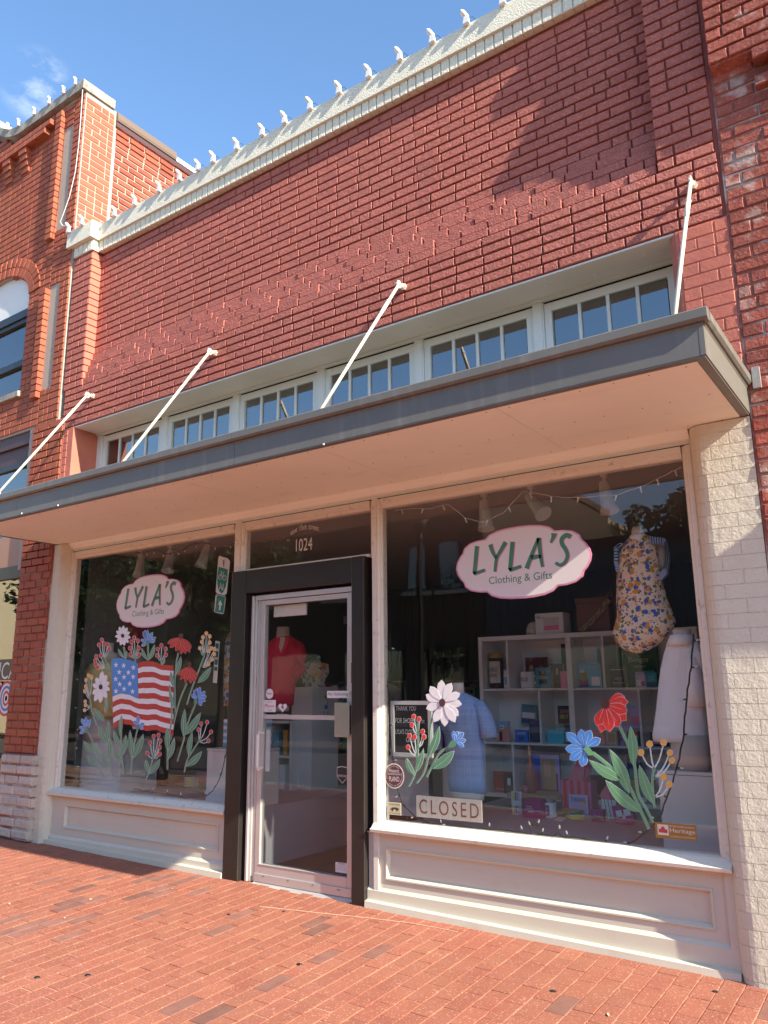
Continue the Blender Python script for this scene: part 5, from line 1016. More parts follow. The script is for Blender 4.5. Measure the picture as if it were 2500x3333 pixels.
# third row
flat_box('book', zr, 520, 645, 598, 732, IY, 'label_red', 'red book on the bottom shelf row at left', 'book', .03, (('Ready', .1, .72, .6, .86, 'label_black'), ('THE BAND', .1, .1, .8, .2, 'label_white')), R3_)
flat_box('book', zr, 560, 650, 606, 735, IY-.04, 'label_black', 'black book with a white portrait overlapping the red book', 'book', .02, (), R3_, art=((.35, .4, .65, .75, 'off_white'), (.2, .1, .8, .4, 'charcoal')))
flat_box('book', zr, 678, 572, 800, 740, IY+.12, 'navy', 'tall blue book with a long haired portrait on the bottom row', 'book', .03, (), R3_, art=((.05, .04, .95, .96, 'lilac'), (.12, .04, .88, .5, 'magenta'), (.32, .1, .82, .86, 'kraft'), (.42, .42, .66, .78, 'peach'), (.05, .05, .3, .95, 'cobalt')))
flat_box('gift_box', zr, 652, 655, 700, 745, IY+.02, 'magenta', 'purple box behind the stemless glass', 'box', .05, (), R3_)
flat_box('gift_box', zr, 925, 685, 998, 785, IY-.02, 'plum', 'dark red game box beside the striped gift bag', 'box', .05, (('YOU', .3, .08, .6, .2, 'label_white'),), R3_, art=((.05, .3, .95, .85, 'maroon'),))
flat_box('book', zr, 1075, 590, 1140, 715, IY+.15, 'navy', 'dark blue golf book at the back of the bottom row', 'book', .03, (('GOLF', .2, .75, .9, .87, 'label_white'),), None, art=((.15, .2, .85, .6, 'teal'),))
flat_box('book', zb, 1155, 545, 1248, 665, IY-.05, 'teal', 'blue golf book with white letters on the bottom row', 'book', .03, (('GOLF', .2, .68, .85, .84, 'label_white'),), R3_, art=((.1, .1, .45, .4, 'off_white'), (.5, .1, .9, .5, 'navy')))
flat_box('gift_box', zb, 985, 510, 1060, 640, IY-.0, 'teal', 'grey blue box behind the striped bag with pink tissue', 'box', .05, (), R3_)
flat_box('gift_box', zb, 1062, 505, 1262, 665, IY+.1, 'kraft', 'wide brown box at the back of the bottom row', 'box', .05, (), R3_)
flat_box('book', zb, 845, 245, 910, 440, IY+.05, 'maroon', 'tall dark red book on the bottom row beside the divider', 'book', .03, (), R3_)
# on top of the shelf
TOP = 1.821
t = flat_box('glassware_box', zg, 692, 690, 808, 778, SY+.05, 'off_white', 'white gift box printed with pink tumblers on top of the shelf', 'box', .16, (('WINE', .06, .84, .2, .90, 'charcoal'), ('FREEZE XL', .06, .74, .34, .82, 'charcoal')), TOP, art=((.30, .18, .50, .40, 'pink'), (.50, .18, .72, .40, 'pink'), (.72, .18, .84, .40, 'pink'), (.30, .40, .50, .78, 'sign_white'), (.505, .40, .715, .78, 'sign_white'), (.725, .40, .84, .78, 'sign_white')))
mb = MB(); x0, x1, z0, z1 = ext(zg, 652, 727, 700, 775, SY+.1); mb.loft([((x0+x1)/2, SY+.12, TOP, (x1-x0)/2, .07), ((x0+x1)/2, SY+.12, TOP+.05, (x1-x0)/2*.97, .068), ((x0+x1)/2+.005, SY+.12, TOP+.10, (x1-x0)/2*.7, .05), ((x0+x1)/2+.01, SY+.12, TOP+.12, (x1-x0)/2*.2, .02)], 16); solo(mb, 'cap', 'old_white_wood', 'cream cap lying beside the white glassware box', 'cap', smooth=True)
col('leather', (0.199, 0.082, 0.053), .5, bump=((40, .2, .002),)); col('strap_weave', (.42, .32, .20), .8, var=((90, .8, (.08, .05, .04), .48, .52),))
x0, x1, z0, z1 = ext(zg, 862, 630, 1000, 772, SY+.1); t = thing('leather_bag', ((x0+x1)/2, SY+.1, TOP), 'brown leather bag with a woven strap on top of the shelf', 'bag')
mb = MB(); mb.box(x0, x1, SY+.10, SY+.2, TOP, z1-.01); mb.box(x0-.005, x1+.005, SY+.09, SY+.205, z1-.05, z1); mb.build('body', 'leather', t, bevel=.006)
mb = MB(); P = [at(*zg(*p), SY+.07) for p in ((880, 770), (915, 740), (955, 700), (985, 655), (1000, 640))]; 
for a, b in zip(P, P[1:]): mb.add([(a.x-.022, SY+.07, a.z+.01), (a.x+.022, SY+.07, a.z-.01), (b.x+.022, SY+.072, b.z-.01), (b.x-.022, SY+.072, b.z+.01)], [(0, 1, 2, 3)])
mb.build('strap', 'strap_weave', t)
mb = MB(); mb.tube([at(*zg(*p), SY+.12) for p in ((985, 625), (1005, 600), (1030, 690), (1020, 760))], .008, 6); mb.build('handle', 'leather', t)
# display on the platform
col('pine', (.58, .46, .30), .6, var=(((2, 20, 20), .4, (.45, .33, .2)),))
BY = 1.30; x0, x1, z0, z1 = ext(zr, 575, 748, 785, 830, BY); t = thing('wooden_riser', ((x0+x1)/2, BY, .45), 'low pine bench carrying the rose wine bottle', 'stand')
mb = MB(); mb.box(x0, x1, BY, BY+.26, z1-.03, z1); mb.build('top', 'pine', t, bevel=.002)
for a in (x0+.03, x1-.06):
    for b_ in (BY+.02, BY+.21): mb = MB(); mb.box(a, a+.03, b_, b_+.03, .45, z1-.031); mb.build('leg', 'pine', t)
bz = z1; col('rose_wine', (.55, .20, .17), .15); col('rose_dark', (.20, .05, .04), .15)
x0, x1, _, _ = ext(zr, 684, 734, 650, 750, BY+.06); cx, r = (x0+x1)/2, (x1-x0)/2; H_ = at(*zr(706, 545), BY+.1).z-bz; t = thing('wine_bottle', (cx, BY+.1, bz), 'rose wine bottle with a white label on the pine bench', 'bottle')
mb = MB(); mb.lathe(cx, BY+.1, [(r, bz), (r, bz+H_*.50), (r*.8, bz+H_*.60), (r*.42, bz+H_*.72), (r*.34, bz+H_*.80)], 18); gb = mb.build('glass', 'rose_wine', t, smooth=True); mb = MB(); mb.lathe(cx, BY+.1, [(r*.37, bz+H_*.78), (r*.34, bz+H_*.99), (r*.2, bz+H_)], 14); mb.build('foil', 'kraft', t)
mb = MB(); V = []
for i in range(9): a = math.radians(-150+120*i/8); V += [(cx+r*1.02*math.cos(a), BY+.1+r*1.02*math.sin(a), bz+H_*.14), (cx+r*1.02*math.cos(a), BY+.1+r*1.02*math.sin(a), bz+H_*.46)]
mb.add(V, [(2*i, 2*i+2, 2*i+3, 2*i+1) for i in range(8)]); lb_ = mb.build('label', 'off_white', t); text_rect('BIRTHDAY', 'rose_dark', lb_, (cx-r*.6, BY+.1-r*1.05-.003, bz+H_*.32), (r*1.2, 0, 0), (0, 0, H_*.05)); text_rect('GIRL', 'rose_dark', lb_, (cx-r*.4, BY+.1-r*1.05-.003, bz+H_*.25), (r*.8, 0, 0), (0, 0, H_*.05))
x0, x1, _, zt = ext(zr, 620, 664, 675, 740, BY+.06); cx, r = (x0+x1)/2, (x1-x0)/2; t = thing('stemless_glass', (cx, BY+.1, bz), 'clear stemless glass with pink candle wax on the pine bench', 'glass'); mb = MB(); mb.lathe(cx, BY+.1, [(r*.6, bz), (r, bz+.05), (r*.95, bz+.13), (r*.85, bz+.15)], 18); mb.build('bowl', G_WIN, t, smooth=True); mb = MB(); mb.lathe(cx, BY+.1, [(r*.55, bz+.004), (r*.6, bz+.05)], 14); mb.build('wax', 'pink', t)
ZP = .45
def on_floor(xl, xr, yb, fn, z=ZP): p = atz(*fn((xl+xr)/2, yb), z); return p.y
def disp(name, fn, xl, yt, xr, yb, m, label, cat, d, lines=(), art=(), **k):
    return flat_box(name, fn, xl, yt, xr, yb, on_floor(xl, xr, yb, fn), m, label, cat, d, lines, ZP, art=art, **k)
disp('gift_box', zb, 248, 597, 380, 742, 'magenta', 'maroon Happy Birthday babe box on the platform', 'box', .10, (('Happy', .2, .56, .52, .66, 'off_white'), ('Birthday,', .2, .44, .64, .54, 'off_white'), ('babe', .28, .32, .58, .42, 'off_white')))
disp('notepad', zb, 155, 535, 230, 715, 'off_white', 'narrow notepad with pastel stripes leaning on the bench', 'notepad', .012, (), ((.06, .05, .22, .95, 'lime'), (.24, .05, .38, .95, 'peach'), (.40, .05, .52, .95, 'cobalt'), (.54, .05, .70, .95, 'kraft'), (.72, .05, .92, .95, 'lilac'), (.02, .38, .98, .60, 'off_white')))
Yc = on_floor(382, 476, 738, zb); x0, x1, _, _ = ext(zb, 382, 640, 476, 738, Yc); cx, r = (x0+x1)/2, (x1-x0)/2
t = thing('candle_tin', (cx, Yc+r, ZP), 'white Happy Birthday candle tin with a pink label', 'candle'); mb = MB(); mb.lathe(cx, Yc+r, [(r, ZP), (r, ZP+.10)], 20); tn = mb.build('tin', 'off_white', t); mb = MB(); mb.lathe(cx, Yc+r, [(r*1.02, ZP+.101), (r*1.02, ZP+.122), (r*.9, ZP+.124)], 20); mb.build('lid', 'steel', t); mb = MB(); mb.box(cx-r*.6, cx+r*.35, Yc-.003, Yc+.012, ZP+.015, ZP+.085); lb_ = mb.build('label', 'magenta', t)
for i, s_ in enumerate(('babe', 'Birthday,', 'Happy')): text_rect(s_, 'off_white', lb_, (cx-r*.45, Yc-.004, ZP+.03+i*.015), (r*.65, 0, 0), (0, 0, .011))
disp('greeting_card', zb, 598, 560, 745, 710, 'lilac', 'lilac greeting card standing in front of the striped gift bag', 'card', .006, (('THINKING', .12, .62, .88, .84, 'charcoal'), ('HAPPY BIRTHDAY', .2, .18, .8, .25, 'charcoal')), ((.04, .05, .96, .95, 'off_white'), (.07, .08, .93, .92, 'lilac'), (.62, .4, .92, .7, 'peach')))
disp('gift_box', zb, 768, 678, 860, 775, 'magenta', 'small dark purple box right of the greeting card', 'box', .06, (('EAU DE', .2, .5, .8, .62, 'lilac'),), ((.1, .1, .9, .45, 'plum'),))
def gift_bag(xl, xr, yt, yb, fn, label, stripes, tissue, d=.11):
    Y = on_floor(xl, xr, yb, fn); x0, x1, z0, z1 = ext(fn, xl, yt, xr, yb, Y); z1 += ZP-z0; z0 = ZP; t = thing('gift_bag', ((x0+x1)/2, Y, z0), label, 'gift bag')
    mb = MB(); mb.box(x0, x1, Y, Y+.003, z0, z1); mb.box(x0, x1, Y+d, Y+d+.003, z0, z1); mb.box(x0, x0+.003, Y+.003, Y+d, z0, z1); mb.box(x1-.003, x1, Y+.003, Y+d, z0, z1); mb.box(x0, x1, Y+.003, Y+d, z0, z0+.003); b = mb.build('bag', stripes[0], t)
    n = stripes[2]
    for i in range(n):
        mb = MB(); a = x0+(x1-x0)*(i*2+.6)/(2*n+.4); w_ = (x1-x0)/(2*n+.4)
        if stripes[3]: mb.add([(a+.4*w_, Y-.001, z0), (a+.7*w_, Y-.001, z0), (min(a-.5*w_, x1), Y-.001, z1), (max(a-.8*w_, x0), Y-.001, z1)], [(0, 1, 2, 3)])
        else: mb.box(a, a+w_, Y-.0015, Y-.0005, z0, z1)
        mb.build('stripe', stripes[1], b)
    rows = sorted(tissue, key=lambda r_: -r_[2]); mb = MB()
    for dx, dy in ((0, 0), (.012, .02)):
        s_ = MB(); sil(s_, tissue, Y+d*.5+dy, fn, .5, 14, .25, 5); 
        mb.add([(p[0]+dx+random.uniform(-.006, .006), p[1]+random.uniform(-.006, .006), p[2]+random.uniform(-.006, .006)) for p in s_.v], s_.f)
    mb.build('tissue_paper', 'rose_tissue', t)
gift_bag(540, 770, 455, 700, zb, 'red and pink striped gift bag stuffed with pink tissue', ('pink', 'stripe_red', 4, False), [(580, 740, 470), (600, 745, 440), (610, 748, 400), (640, 738, 350), (660, 730, 310), (680, 700, 285)], .13)
gift_bag(848, 962, 600, 745, zb, 'white gift bag with fine diagonal stripes and pink tissue', ('off_white', 'maroon', 4, True), [(850, 950, 605), (835, 945, 580), (840, 930, 550), (870, 925, 520), (885, 905, 495)], .09)
disp('gift_box', zb, 955, 640, 1110, 790, 'magenta', 'crimson gift packet with a white bow in clear wrapping', 'gift', .05, (), ((.42, .30, .58, .45, 'off_white'), (.15, .42, .45, .75, 'off_white'), (.55, .42, .88, .75, 'off_white'), (.44, .45, .56, .58, 'peach')), tiltd=-12)
def flat_pad(fn, pts, z0, z1, m, label, cat='notepad'):
    P = [atz(*fn(*p), z0) for p in pts]; mb = MB(); mb.prism([(p.x, p.y) for p in P][::-1], z0, z1, 'xy'); return solo(mb, 'notepad' if cat == 'notepad' else 'tray', m, label, cat)
flat_pad(zb, [(575, 735), (600, 715), (715, 728), (712, 750), (640, 757)], ZP, ZP+.012, 'lime', 'yellow sticky notes lying flat in front of the card'); flat_pad(zb, [(598, 712), (680, 700), (682, 718), (600, 730)], ZP+.013, ZP+.022, 'mint', 'green sticky notes stacked on the yellow ones'); flat_pad(zb, [(495, 690), (560, 668), (690, 672), (705, 688), (640, 702), (520, 706)], ZP+.03, ZP+.036, 'kraft', 'orange tray resting on the stack of sticky notes', 'tray'); flat_pad(zb, [(482, 758), (520, 735), (580, 742), (545, 768)], ZP, ZP+.004, 'off_white', 'white tag lying on the grey platform', 'tag')
# pedestals
def pedestal(x0, x1, y0, y1, z1, m, label):
    t = thing('pedestal', ((x0+x1)/2, (y0+y1)/2, ZP), label, 'pedestal'); mb = MB(); mb.box(x0, x1, y0, y1, ZP, z1-.022); mb.build('body', m, t, bevel=.002); mb = MB(); mb.box(x0-.004, x1+.004, y0-.004, y1+.004, z1-.019, z1); mb.build('top', m, t, bevel=.002); return t
PY_ = .30; a, b = at(*zr(1213, 800), PY_), at(*zr(1300, 652), PY_); pedestal(a.x, -1.09, PY_, .8, b.z, 'pedestal', 'large grey pedestal under the white shirt bust'); ptop = b.z
a, b = at(*zr(70, 800), .6), at(*zr(340, 612), .6); t = pedestal(a.x, b.x, .6, 1.0, at(*zr(200, 592), .6).z, 'pedestal', 'grey pedestal with a dark mesh side under the chalkboard')
p0, p1 = at(*zr(248, 625), .59), at(*zr(306, 760), .59); col('mesh', (.05, .05, .045), .7, var=((220, .7, (.2, .19, .17), .48, .52),)); mb = MB(); mb.box(p0.x, p1.x, .590, .5955, ZP, p0.z); mb.build('mesh_panel', 'mesh', t)
# clothed busts
col('bust_cloth', (.62, .55, .48), .8); col('white_shirt', (.90, .89, .88), .8, bump=((9, .4, .03),)); col('blue_gingham', (.24, .37, .64), .85, var=(((110, 110, 1), .3, (.38, .50, .74), .5, .55), ((1, 1, 110), .3, (.38, .50, .74), .5, .55)), bump=(((20, 20, 4), .4, .012),))
def floral(key, base, scale=16):
    m = mat(key, base, .85, bump=(((14, 14, 3), .4, .012),)); t = m.node_tree; n = t.nodes; l = t.links.new; b = n['Principled BSDF']; c = b.inputs['Base Color'].links[0].from_socket; g = [x for x in n if x.type == 'NEW_GEOMETRY'][0].outputs['Position']
    for sc_, th, cc, off in ((scale*1.7, .34, (.10, .20, .13), 7.1), (scale*1.0, .36, (.62, .33, .06), 0), (scale*1.25, .30, (.04, .12, .50), 3.3), (scale*2.4, .24, (.68, .28, .14), 11.7), (scale*2.0, .22, (.04, .10, .12), 17.7)):
        mp_ = n.new('ShaderNodeMapping'); mp_.inputs['Location'].default_value = (off, off, off); v = n.new('ShaderNodeTexVoronoi'); v.inputs['Scale'].default_value = sc_; l(g, mp_.inputs[0])
        nz_ = n.new('ShaderNodeTexNoise'); nz_.inputs['Scale'].default_value = 45; ad = n.new('ShaderNodeVectorMath'); ad.operation = 'MULTIPLY_ADD'; ad.inputs[1].default_value = (.035, .035, .035); l(g, nz_.inputs['Vector']); l(nz_.outputs['Color'], ad.inputs[0]); l(mp_.outputs[0], ad.inputs[2]); l(ad.outputs[0], v.inputs['Vector'])
        lt = n.new('ShaderNodeMath'); lt.operation = 'LESS_THAN'; lt.inputs[1].default_value = th; l(v.outputs['Distance'], lt.inputs[0]); x = n.new('ShaderNodeMix'); x.data_type = 'RGBA'; x.inputs[7].default_value = (*cc, 1); l(lt.outputs[0], x.inputs[0]); l(c, x.inputs[6]); c = x.outputs[2]
    l(c, b.inputs['Base Color']); M[key] = m
floral('floral_cloth', (.80, .68, .52), 17); floral('pale_floral_cloth', (.60, .58, .55), 11)
def bust(label, fn, Y, neck, torso, m, sleeves=(), base=None, collar=None, fold=.04, depth=.6, cat='mannequin', k=9, bm='bust_cloth'):
    p = at(*fn(torso[-1][0]*.5+torso[-1][1]*.5, torso[-1][2]), Y); z0 = p.z
    if base: z0 = at(*fn(base[-1][0]*.5+base[-1][1]*.5, base[-1][2]), Y).z
    t = thing('mannequin', (p.x, Y, z0), label, cat); mb = MB(); sil(mb, neck, Y, fn, .8, 20); mb.build('neck', bm, t, smooth=True)
    mb = MB(); sil(mb, torso, Y, fn, depth, 36, fold, k); g = mb.build('garment', m, t, smooth=True)
    for rows in sleeves: mb = MB(); P = [at(*fn(x, y), Y-.01) for x, y, r in rows]; mb.tube(P, [r*(at(*fn(rows[0][0]+1, rows[0][1]), Y).x-at(*fn(rows[0][0], rows[0][1]), Y).x) for x, y, r in rows], 14); mb.build('sleeve', m, g, smooth=True)
    if base: mb = MB(); sil(mb, base, Y, fn, .6, 24); mb.build('base', 'bust_cloth' if bm == 'bust_cloth' else bm, t, smooth=True)
    if collar: mb = MB(); sil(mb, collar, Y, fn, .85, 30, .05, 14); mb.build('collar', collar_m, g, smooth=True)
    return t, g
collar_m = 'white_shirt'
bust('bust in a loose white shirt at the right end of the window', zr, .38, [(1262, 1340, 62), (1266, 1338, 90), (1268, 1340, 118)], [(1262, 1330, 92), (1240, 1372, 125), (1225, 1400, 170), (1212, 1398, 230), (1204, 1400, 300), (1196, 1402, 380), (1186, 1408, 450), (1178, 1412, 500), (1182, 1414, 530)], 'white_shirt', [[(1334, 150, 26), (1350, 225, 36), (1360, 300, 42), (1364, 382, 46)]], [(1252, 1416, 500), (1258, 1418, 580), (1262, 1420, 655)], depth=.42, fold=.06, k=11, collar=[(1252, 1346, 84), (1246, 1352, 102), (1236, 1362, 128)])
collar_m = 'blue_gingham'
bust('bust in a pale blue gingham blouse behind the painted daisy', zr, .36, [(352, 392, 284), (352, 394, 300), (346, 398, 340)], [(348, 404, 326), (310, 452, 352), (286, 470, 392), (276, 474, 440), (318, 474, 500), (326, 478, 580), (330, 480, 650), (332, 484, 700), (340, 486, 738)], 'blue_gingham', [[(455, 365, 22), (482, 420, 28), (496, 470, 30), (502, 512, 32)], [(300, 365, 20), (284, 430, 26), (278, 500, 28), (276, 560, 28)]], [(344, 478, 735), (346, 476, 768)], fold=.08, depth=.5, k=13)
collar_m = 'white_shirt'
t, g = bust('hanging bust in a sleeveless yellow and blue floral top', zg, .42, [(1098, 1140, 338), (1092, 1146, 350), (1090, 1150, 385)], [(1082, 1160, 378), (1062, 1180, 398), (1040, 1196, 440), (1034, 1204, 500), (1030, 1222, 580), (1030, 1240, 650), (1034, 1262, 700), (1026, 1275, 740), (1014, 1258, 775), (1030, 1222, 815), (1060, 1180, 845), (1095, 1140, 862)], 'floral_cloth', fold=.05, depth=.55, k=8, collar=[(1086, 1152, 372), (1082, 1156, 382), (1090, 1162, 396)])
mb = MB(); P = [at(*zg(*p), .37) for p in ((1172, 392), (1232, 400), (1244, 460), (1238, 520), (1212, 548))]; 
for i in range(24):
    f_ = i/23*3.999; a = P[int(f_)].lerp(P[int(f_)+1], f_-int(f_)); mb.box(a.x-.004, a.x+.004, .36, .40, a.z-.022, a.z+.022)
tag(mb.build('ruffle', 'blue_gingham', g), kind='stuff')
mb = MB(); sil(mb, [(1168, 1226, 396), (1190, 1236, 450), (1190, 1232, 500), (1196, 1222, 535)], .47, zg, .7, 18); mb.build('arm_side', 'bust_cloth', t, smooth=True)
mb = MB(); P = [at(*zg(*p), .37) for p in ((1046, 410), (1026, 425), (1026, 480), (1034, 520))]
for i in range(14):
    f_ = i/13*2.999; a = P[int(f_)].lerp(P[int(f_)+1], f_-int(f_)); mb.box(a.x-.012, a.x+.012, .37, .41, a.z-.006, a.z+.006)
tag(mb.build('ruffle', 'blue_gingham', g), kind='stuff')
# left window
col('dark_red_cloth', (.32, .02, .03), .9); col('gold_cloth', (0.735, 0.590, 0.242), .85, bump=(((20, 20, 3), .4, .01),)); col('red_cloth', (0.735, 0.027, 0.082), .85, bump=(((12, 12, 3), .4, .015),)); col('green_cloth', (0.082, 0.416, 0.184), .9)
collar_m = 'dark_red_cloth'
bust('bust in a dark red tee at the back of the left window', zl, .95, [(860, 905, 470), (858, 908, 500)], [(820, 930, 488), (740, 960, 520), (700, 965, 600), (690, 962, 700), (700, 958, 800), (715, 960, 900)], 'dark_red_cloth', [[(740, 540, 34), (690, 600, 40), (668, 670, 42)]], [(730, 950, 900), (760, 940, 1000)], fold=.03)
bust('bust in a mustard blouse beside the painted flag', zl, .45, [(738, 764, 815), (740, 762, 850), (738, 764, 878), (722, 790, 886), (715, 796, 930)], [(715, 800, 928), (640, 850, 955), (606, 868, 1010), (615, 850, 1080), (622, 840, 1160), (628, 842, 1230), (634, 846, 1308)], 'gold_cloth', [[(630, 975, 26), (604, 1040, 26), (596, 1085, 24)]], [(596, 790, 1305), (590, 800, 1400), (588, 806, 1470)], fold=.05, k=12)
a, b = at(*zl(1395, 1700), .25), at(*zl(1535, 1532), .25); pedestal(a.x, -4.69, .25, .6, b.z, 'pedestal', 'grey pedestal at the right side of the left window')
a, b = at(*zl(590, 1700), .4), at(*zl(870, 1475), .4); pedestal(a.x, b.x, .32, .75, b.z, 'pedestal', 'grey pedestal under the mustard blouse bust')
def ldisp(name, xl, yt, xr, yb, m, label, cat, d=.02, lines=(), art=(), fn=zl, **k): return disp(name, fn, xl, yt, xr, yb, m, label, cat, d, lines, art, **k)
ldisp('gift_book', 772, 1538, 898, 1738, 'lilac', 'pink and white floral wall calendar standing below the flag', 'calendar', .02, (('Heather', .2, .15, .85, .26, 'label_red'),), ((.04, .03, .3, .5, 'rose_tissue'), (.35, .1, .95, .9, 'off_white'), (.55, .45, .7, .55, 'gl_yellow'), (.05, .8, .95, .97, 'pink')))
ldisp('gift_book', 905, 1515, 1020, 1745, 'magenta', 'purple picture calendar leaning beside the floral one', 'calendar', .02, (), ((.1, .55, .5, .95, 'pink'), (.5, .5, .9, .9, 'lilac'), (.1, .1, .9, .42, 'plum'), (.15, .18, .5, .36, 'off_white')), tiltd=8)
flat_box('gift_book', zl, 928, 1405, 1085, 1530, .9, 'charcoal', 'dark magazine pocket with white print below the flag', 'magazine', .02, (('NEW', .1, .6, .5, .7, 'label_white'),), None, art=((.1, .2, .9, .5, 'lilac'), (.55, .55, .9, .9, 'plum')))
flat_box('wooden_crate', zl, 1020, 1420, 1140, 1735, 1.0, 'leather', 'brown wooden crate standing at the back of the left window', 'crate', .3, (), ZP)
ldisp('gift_box', 1246, 1722, 1311, 1792, 'label_cream', 'small cream box on the window platform beside the pedestal', 'box', .06, (), ((.3, .15, .7, .85, 'lime'),))
ldisp('gift_box', 1320, 1685, 1370, 1755, 'rose_tissue', 'small pink box behind the cream one', 'box', .05)
flat_pad(zl, [(1150, 1760), (1240, 1745), (1300, 1752), (1200, 1772)], ZP, ZP+.004, 'pink', 'pink card lying on the left window platform', 'card'); flat_pad(zl, [(1310, 1800), (1340, 1790), (1390, 1800), (1350, 1812)], ZP, ZP+.006, 'mint', 'green note lying beside the right pedestal', 'card')
x0, x1, z0, z1 = ext(zl, 1508, 1330, 1560, 1515, .36)
for i in range(8):
    mb = MB(); h = (z1-z0)/8; mb.box(x0, -4.69, .36, .5, z0+i*h+.001, z0+(i+1)*h-.001); solo(mb, 'boxed_card', ('sky_cover', 'off_white')[i % 2], ('blue', 'white')[i % 2]+' boxed card, '+['lowest', 'second lowest', 'third lowest', 'fourth lowest', 'fourth highest', 'third highest', 'second highest', 'topmost'][i]+' in the stack on the pedestal by the door', 'box', 'stack of boxed cards on the pedestal')
t = thing('hanging_garment', (-4.62, .8, 1.1), 'white garment with coloured print hanging beside the door', 'garment'); mb = MB(); sil(mb, [(1545, 1570, 745), (1525, 1620, 800), (1520, 1640, 900), (1515, 1640, 1050), (1512, 1640, 1240)], .8, zl, .4, 24, .06, 9); mb.build('cloth', 'pale_floral_cloth', t, smooth=True); mb = MB(); p = at(*zl(1558, 745), .8); mb.tube([p, p+Vector((0, 0, .08)), p+Vector((.02, 0, .1))], .004, 6); mb.build('hanger', 'near_black', t)
# panels behind the left pane imitating a route sign reflected in the glass
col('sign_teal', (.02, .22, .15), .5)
RY = .035
def wpts(fn, pts, Y): return [(at(*fn(*p), Y).x, at(*fn(*p), Y).z) for p in pts]
def slab(t, name, pts, Y, m, th_=.0015, fn=zl): mb = MB(); mb.prism(wpts(fn, pts, Y), Y, Y+th_, 'xz'); return mb.build(name, m, t)
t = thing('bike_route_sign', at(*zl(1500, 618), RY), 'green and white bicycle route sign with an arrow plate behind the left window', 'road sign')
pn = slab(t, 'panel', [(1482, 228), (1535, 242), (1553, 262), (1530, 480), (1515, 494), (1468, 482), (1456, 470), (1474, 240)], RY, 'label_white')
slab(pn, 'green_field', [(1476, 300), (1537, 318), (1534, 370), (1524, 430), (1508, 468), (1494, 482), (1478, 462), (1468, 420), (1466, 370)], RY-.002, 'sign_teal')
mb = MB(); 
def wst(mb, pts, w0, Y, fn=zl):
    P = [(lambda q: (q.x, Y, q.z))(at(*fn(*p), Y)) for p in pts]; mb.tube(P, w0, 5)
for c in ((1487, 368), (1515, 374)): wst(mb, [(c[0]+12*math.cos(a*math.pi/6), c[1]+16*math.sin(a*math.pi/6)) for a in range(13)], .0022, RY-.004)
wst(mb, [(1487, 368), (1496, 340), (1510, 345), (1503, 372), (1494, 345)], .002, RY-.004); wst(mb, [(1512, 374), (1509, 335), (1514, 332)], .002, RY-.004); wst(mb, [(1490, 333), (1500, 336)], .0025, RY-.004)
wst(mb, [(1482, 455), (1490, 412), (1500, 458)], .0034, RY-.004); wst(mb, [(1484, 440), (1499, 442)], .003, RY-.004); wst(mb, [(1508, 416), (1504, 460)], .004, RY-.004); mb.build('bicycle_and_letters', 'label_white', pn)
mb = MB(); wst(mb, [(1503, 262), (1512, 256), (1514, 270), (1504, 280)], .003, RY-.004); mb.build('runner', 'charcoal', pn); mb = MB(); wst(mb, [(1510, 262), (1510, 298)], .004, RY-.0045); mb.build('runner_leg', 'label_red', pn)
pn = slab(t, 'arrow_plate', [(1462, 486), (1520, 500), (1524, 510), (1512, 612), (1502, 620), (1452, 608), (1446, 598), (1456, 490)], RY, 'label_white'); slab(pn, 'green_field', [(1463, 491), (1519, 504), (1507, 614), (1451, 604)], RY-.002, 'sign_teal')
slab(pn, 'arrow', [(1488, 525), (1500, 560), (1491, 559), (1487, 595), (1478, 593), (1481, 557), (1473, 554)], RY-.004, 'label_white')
t = thing('street_name_plate', at(*zl(1450, 1085), .05), 'narrow upright white and green plate below the route sign', 'sign'); pn = slab(t, 'plate', [(1455, 798), (1484, 806), (1464, 1086), (1436, 1084)], .05, 'label_cream');  # this panel imitates a reflection in the pane too
for y0, y1 in ((815, 850), (870, 910), (925, 960), (975, 1000)): slab(pn, 'print', [(1458-(y0-800)*.06, y0), (1478-(y0-800)*.06, y0+3), (1477-(y1-800)*.06, y1+3), (1457-(y1-800)*.06, y1)], .048, 'bottle_green')
# behind the door
collar_m = 'red_cloth'
bust('bust in a red three quarter sleeve blouse behind the door', zd, 1.0, [(325, 375, 697), (322, 378, 740), (315, 385, 775)], [(318, 384, 745), (286, 430, 775), (268, 452, 820), (272, 420, 900), (270, 410, 980), (268, 400, 1040), (270, 395, 1100)], 'red_cloth', [[(430, 790, 20), (450, 850, 22), (440, 910, 22), (410, 950, 20)]], [(290, 380, 1095), (295, 375, 1130)], fold=.05, k=9)
rb = [o for o in bpy.data.objects if o.get('label', '').startswith('bust in a red three')][0]
slab(rb, 'chest', [(334, 748), (362, 748), (352, 790), (338, 832), (322, 800)], .84, 'bust_cloth', .01, zd)
slab(rb, 'lapel', [(318, 752), (334, 748), (326, 800), (338, 836), (330, 846), (308, 790)], .835, 'red_cloth', .012, zd); slab(rb, 'lapel', [(362, 748), (382, 752), (368, 800), (338, 846), (334, 836), (354, 790)], .835, 'red_cloth', .012, zd)
t = thing('hanging_garment', at(*zd(520, 1370), 1.6), 'sleeveless pale floral blouse on a hanger behind the door', 'garment'); mb = MB(); sil(mb, [(480, 520, 870), (460, 580, 890), (440, 585, 930), (450, 560, 980), (488, 575, 1050), (488, 580, 1150)], 1.6, zd, .3, 26, .07, 9); mb.build('cloth', 'pale_floral_cloth', t, smooth=True); mb = MB(); wst(mb, [(492, 835), (496, 850), (480, 866)], .004, 1.6, zd); wst(mb, [(496, 850), (515, 868)], .004, 1.6, zd); mb.build('hanger', 'near_black', t)
